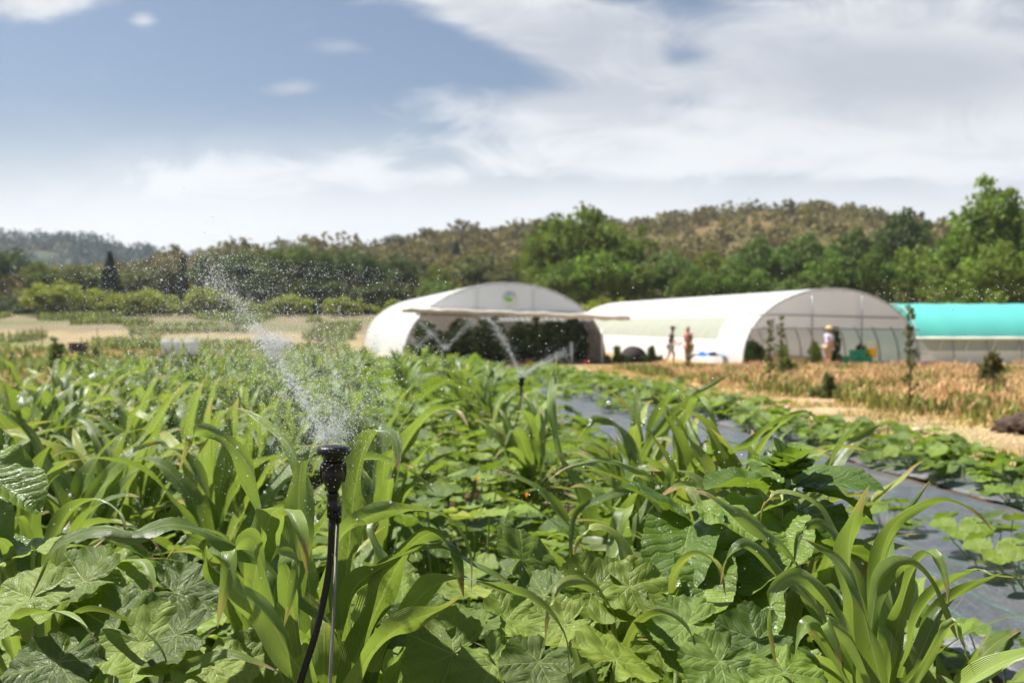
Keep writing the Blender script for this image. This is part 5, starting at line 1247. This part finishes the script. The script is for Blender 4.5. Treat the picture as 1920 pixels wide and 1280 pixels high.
# row cover and dark box
q = P(45, 640, 50); mb = MB(); v = []
for j in range(9):
    for i in range(9):
        th = math.pi*i/8; v.append((-2.2+4.4*j/8, -.4*math.cos(th), .28*math.sin(th)))
mb.add(v, [(j*9+i, j*9+i+1, (j+1)*9+i+1, (j+1)*9+i) for j in range(8) for i in range(8)]); tag(mb.build('row_cover', M_skirt, None, True, (q.x, 50, gz(q.x, 50))), 'grey white fleece tunnel over a bed in the far left meadow', 'row cover').rotation_euler = (0, 0, .15)
x = (146-960)/F*52; mb = MB(); box(mb, (-.35, -.3, 0), (.35, .3, .8)); box(mb, (-.4, -.35, .8), (.4, .35, .86)); box(mb, (-.3, -.31, .1), (.3, -.3, .7)); tag(mb.build('beehive', M_dk, None, False, (x, 52, gz(x, 52))), 'dark boxy hive like crate in the far left meadow', 'box')
# wire fence along the far side of the meadow
e = empty('wire_fence', (-40, 72, gz(-40, 72)), 0, label='thin wire fence with slim posts crossing the far left meadow', cat='fence')
for k in range(14):
    x = -6+k*4.0-2; mb = MB(); tube(mb, [(x+6, 0, gz(x-34, 72)-gz(-40, 72)-.1), (x+6, 0, 1.5)], .03, 6); mb.build('post', M_wood, e)
for z in (.6, 1.0, 1.4): mb = MB(); tube(mb, [(-2, 0, z), (52, 0, z)], .014, 5); mb.build('wire', M_pipe, e)
# ================================================================ people
def skinned(name, chain, rads, edges, mt, parent, loc=(0, 0, 0), sub=2, root=0):
    me = bpy.data.meshes.new(name); me.from_pydata([tuple(c) for c in chain], edges, []); me.materials.append(mt)
    o_ = bpy.data.objects.new(name, me); COL.objects.link(o_); o_.parent = parent
    md = o_.modifiers.new('skin', 'SKIN'); md.use_smooth_shade = True
    for i, v in enumerate(me.skin_vertices[0].data): v.radius = rads[i] if isinstance(rads[i], tuple) else (rads[i], rads[i]); v.use_root = (i == root)
    o_.modifiers.new('sub', 'SUBSURF').levels = sub; o_.modifiers['sub'].render_levels = sub; return o_
def person(px, base, d_, face, pose, cols, lab, H_=1.72, hat=None, z=None):
    """face: heading angle (0 = towards +x). pose: dict of leg/arm offsets in body frame (x forward, y left, z up)"""
    x = (px-960)/F*d_; e_ = empty('person', (x, d_, gz(x, d_) if z is None else z), face, label=lab, cat='person'); k = H_/1.75; e_.scale = (1.12, 1.12, 1.0)
    S = lambda *a_: Vector(a_)*k
    lean = pose.get('lean', 0)
    pel = S(0, 0, .95); chest = S(.10*lean, 0, 1.25); neck = S(.20*lean, 0, 1.47); head = S(.24*lean+.02, 0, 1.62)
    V = [pel, S(.05*lean, 0, 1.10), chest, S(.17*lean, 0, 1.38), neck, S(.23*lean+.01, 0, 1.56), S(.24*lean+.015, 0, 1.66), S(.24*lean+.01, 0, 1.72)]
    Rd = [(.15, .115), (.13, .10), (.15, .11), (.12, .09), .052, (.075, .09), (.078, .095), (.05, .06)]; E = [(i, i+1) for i in range(7)]
    leg_ix = {}; arm_ix = {}
    for sg_, nm in ((1, 'l'), (-1, 'r')):
        kn, an, toe = pose['leg_'+nm]; i0 = len(V); V += [S(.0, sg_*.09, .88), S(*kn)+S(0, sg_*.10, 0), S(*an)+S(0, sg_*.10, 0), S(*toe)+S(0, sg_*.11, 0)]
        Rd += [(.085, .09), .058, .038, (.045, .03)]; E += [(0, i0), (i0, i0+1), (i0+1, i0+2), (i0+2, i0+3)]; leg_ix[nm] = i0
        el, wr = pose['arm_'+nm]; j0 = len(V); sh = S(.17*lean, sg_*.19, 1.40); V += [sh, S(*el)+S(0, sg_*.24, 0), S(*wr)+S(0, sg_*.24, 0)]; Rd += [.055, .038, .026]
        E += [(3, j0), (j0, j0+1), (j0+1, j0+2)]; arm_ix[nm] = j0
        dr = (V[-1]-V[-2]).normalized(); pal = V[-1]+dr*.07*k; V.append(pal); Rd.append((.034, .018)); pi_ = len(V)-1; E.append((pi_-1, pi_))
        lat = dr.cross(Vector((0, 1, 0))); lat = lat.normalized() if lat.length > .1 else Vector((1, 0, 0))
        for fi, (off, ln) in enumerate(((-.027, .065), (-.009, .078), (.009, .073), (.026, .055))):
            a_ = pal+lat*off+dr*.02; V += [a_, a_+dr*ln*.55*k, a_+dr*ln*k+Vector((0, -sg_*.012, 0))]; Rd += [.010, .009, .007]; m_ = len(V); E += [(pi_, m_-3), (m_-3, m_-2), (m_-2, m_-1)]
        th = V[pi_-1]+dr*.03+lat*-.03; V += [th, th+dr*.04+lat*-.02]; Rd += [.011, .008]; m_ = len(V); E += [(pi_-1, m_-2), (m_-2, m_-1)]
    skinned('body', V, [tuple(q*k for q in r_) if isinstance(r_, tuple) else r_*k for r_ in Rd], E, M_skin, e_)
    # nose and ears
    def cloth(nm, idx, grow, mt, ed):
        return skinned(nm, [V[i] if not isinstance(i, Vector) else i for i in idx], [tuple((q+grow)*k for q in (Rd[i] if isinstance(Rd[i], tuple) else (Rd[i], Rd[i]))) if not isinstance(i, Vector) else (.09*k, .09*k) for i in idx], ed, mt, e_)
    m1 = V[arm_ix['l']+1]*.75+V[arm_ix['l']]*.25; m2 = V[arm_ix['r']+1]*.75+V[arm_ix['r']]*.25
    vs_ = [V[0]+Vector((0, 0, .02)), V[1], V[2], V[3], V[arm_ix['l']], V[arm_ix['r']], m1, m2]
    skinned('shirt', vs_, [(.165*k, .13*k), (.145*k, .115*k), (.165*k, .125*k), (.135*k, .105*k), .07*k, .07*k, .062*k, .062*k], [(0, 1), (1, 2), (2, 3), (3, 4), (3, 5), (4, 6), (5, 7)], cols['shirt'], e_)
    fr = cols.get('len', .9); vs_ = [V[0]]; rr_ = [(.165*k, .13*k)]; ed = []
    for nm in 'lr':
        i0 = leg_ix[nm]; b_ = V[i0+1]*fr+V[i0]*(1-fr) if fr <= 1 else V[i0+1]; vs_ += [V[i0], b_]; rr_ += [.105*k, .085*k]; n0 = len(vs_); ed += [(0, n0-2), (n0-2, n0-1)]
        if fr > 1: vs_.append(V[i0+2]); rr_.append(.06*k); ed.append((len(vs_)-2, len(vs_)-1))
    skinned('trousers' if fr > 1 else 'shorts', vs_, rr_, ed, cols['legs'], e_)
    hv = [V[6]+Vector((-.03, 0, .0))*k, V[7]+Vector((-.02, 0, .025))*k]; skinned('hair', hv, [(.088*k, .098*k), (.075*k, .085*k)], [(0, 1)], M_hair, e_)
    for nm in 'lr':
        i0 = leg_ix[nm]; skinned('shoe', [V[i0+2]+Vector((-.02, 0, .0)), V[i0+3]+Vector((.02, 0, 0))], [(.055*k, .045*k), (.052*k, .04*k)], [(0, 1)], cols['shoe'], e_)
    fb = MB(); hc = V[6]
    for (ox, oy, oz, r_) in ((.088, 0, -.02, .013), (-.0, .088, -.02, .018), (0, -.088, -.02, .018)): lathe(fb, [(r_*k*.3, -r_*k), (r_*k, -.3*r_*k), (r_*k, .3*r_*k), (r_*k*.3, r_*k)], Matrix.Translation(hc+Vector((ox, oy, oz))*k), 8)
    fb.build('face_features', M_skin, e_); ey = MB()
    for oy in (-.03, .03): lathe(ey, [(.003, -.007), (.008, 0), (.003, .007)], Matrix.Translation(hc+Vector((.083, oy, .005))*k), 8)
    ey.build('eyes', M_hair, e_)
    if hat == 'straw': hm = MB(); lathe(hm, [(.20, .035), (.20, .045), (.105, .06), (.10, .13), (.07, .15), (.01, .152)], Matrix.Translation(V[6]) @ Matrix.Scale(k, 4), 24); hm.build('straw_hat', M_straw, e_)
    if hat == 'cap': hm = MB(); lathe(hm, [(.105, .02), (.108, .05), (.095, .10), (.05, .13), (.01, .135)], Matrix.Translation(V[6]+Vector((-.01, 0, 0))) @ Matrix.Scale(k, 4), 24); box(hm, (.07, -.07, .03), (.19, .07, .045), Matrix.Translation(V[6]) @ Matrix.Scale(k, 4)); hm.build('cap', cols['shirt'], e_)
    return e_
M_straw = simple('straw_hat', (.72, .50, .24), .8, .12, 30); M_navy = simple('navy_cloth', (.02, .035, .085), .8, .2, 10); M_denim = simple('light_denim', (.42, .50, .58), .85, .1, 10)
M_redsh = simple('red_check_cloth', (.50, .16, .16), .8, .35, 18); M_lilac = simple('lilac_cloth', (.52, .52, .68), .8, .15, 8); M_beige = simple('beige_cloth', (.45, .34, .24), .8, .1, 8); M_brown = simple('brown_shoe', (.08, .05, .03), .6, .2, 10)
stride = dict(leg_l=((.16, 0, .50), (.10, 0, .09), (.26, 0, .04)), leg_r=((-.04, 0, .50), (-.26, 0, .12), (-.13, 0, .04)), arm_l=((.03, .0, 1.13), (.22, 0, .98)), arm_r=((.12, 0, 1.14), (.34, .05, 1.06)), lean=.35)
person(1257, 684, 44.5, R(-8), stride, dict(shirt=M_navy, legs=M_denim, shoe=M_brown, len=.75), 'person in a navy shirt and cap and pale shorts walking beside the second greenhouse', 1.72, 'cap')
stand = dict(leg_l=((.03, 0, .50), (.0, 0, .09), (.15, 0, .04)), leg_r=((.05, 0, .50), (-.02, 0, .09), (.12, 0, .04)), arm_l=((.0, .02, 1.12), (.12, 0, .92)), arm_r=((.03, .0, 1.13), (.20, 0, 1.0)), lean=.1)
person(1291, 688, 43.0, R(200), stand, dict(shirt=M_redsh, legs=M_redsh, shoe=M_brown, len=.85), 'person in red checked clothes behind the farthest sapling', 1.74, None)
reach = dict(leg_l=((.03, 0, .50), (.0, 0, .09), (.15, 0, .04)), leg_r=((.05, 0, .50), (-.02, 0, .09), (.12, 0, .04)), arm_l=((.02, .03, 1.14), (.14, 0, .93)), arm_r=((.02, .0, 1.12), (.10, 0, .88)), lean=.25)
person(1552, 690, 43.2, R(20), reach, dict(shirt=M_lilac, legs=M_beige, shoe=M_brown, len=.8), 'person in a straw hat and pale lilac shirt standing before the second greenhouse front', 1.72, 'straw')
# ================================================================ air
hb = MB(); box(hb, (-1200, -40, -6), (1200, 1050, 130)); m_, n = mat('haze_air')
v_ = n.new('ShaderNodeVolumePrincipled', inp={'Color': (.80, .88, 1, 1), 'Density': .0002, 'Anisotropy': .3}); n.new('ShaderNodeOutputMaterial', inp={1: v_.outputs[0]})
tag(hb.build('haze', m_, None, False), 'thin summer haze paling the distant hill', None, None, 'stuff')
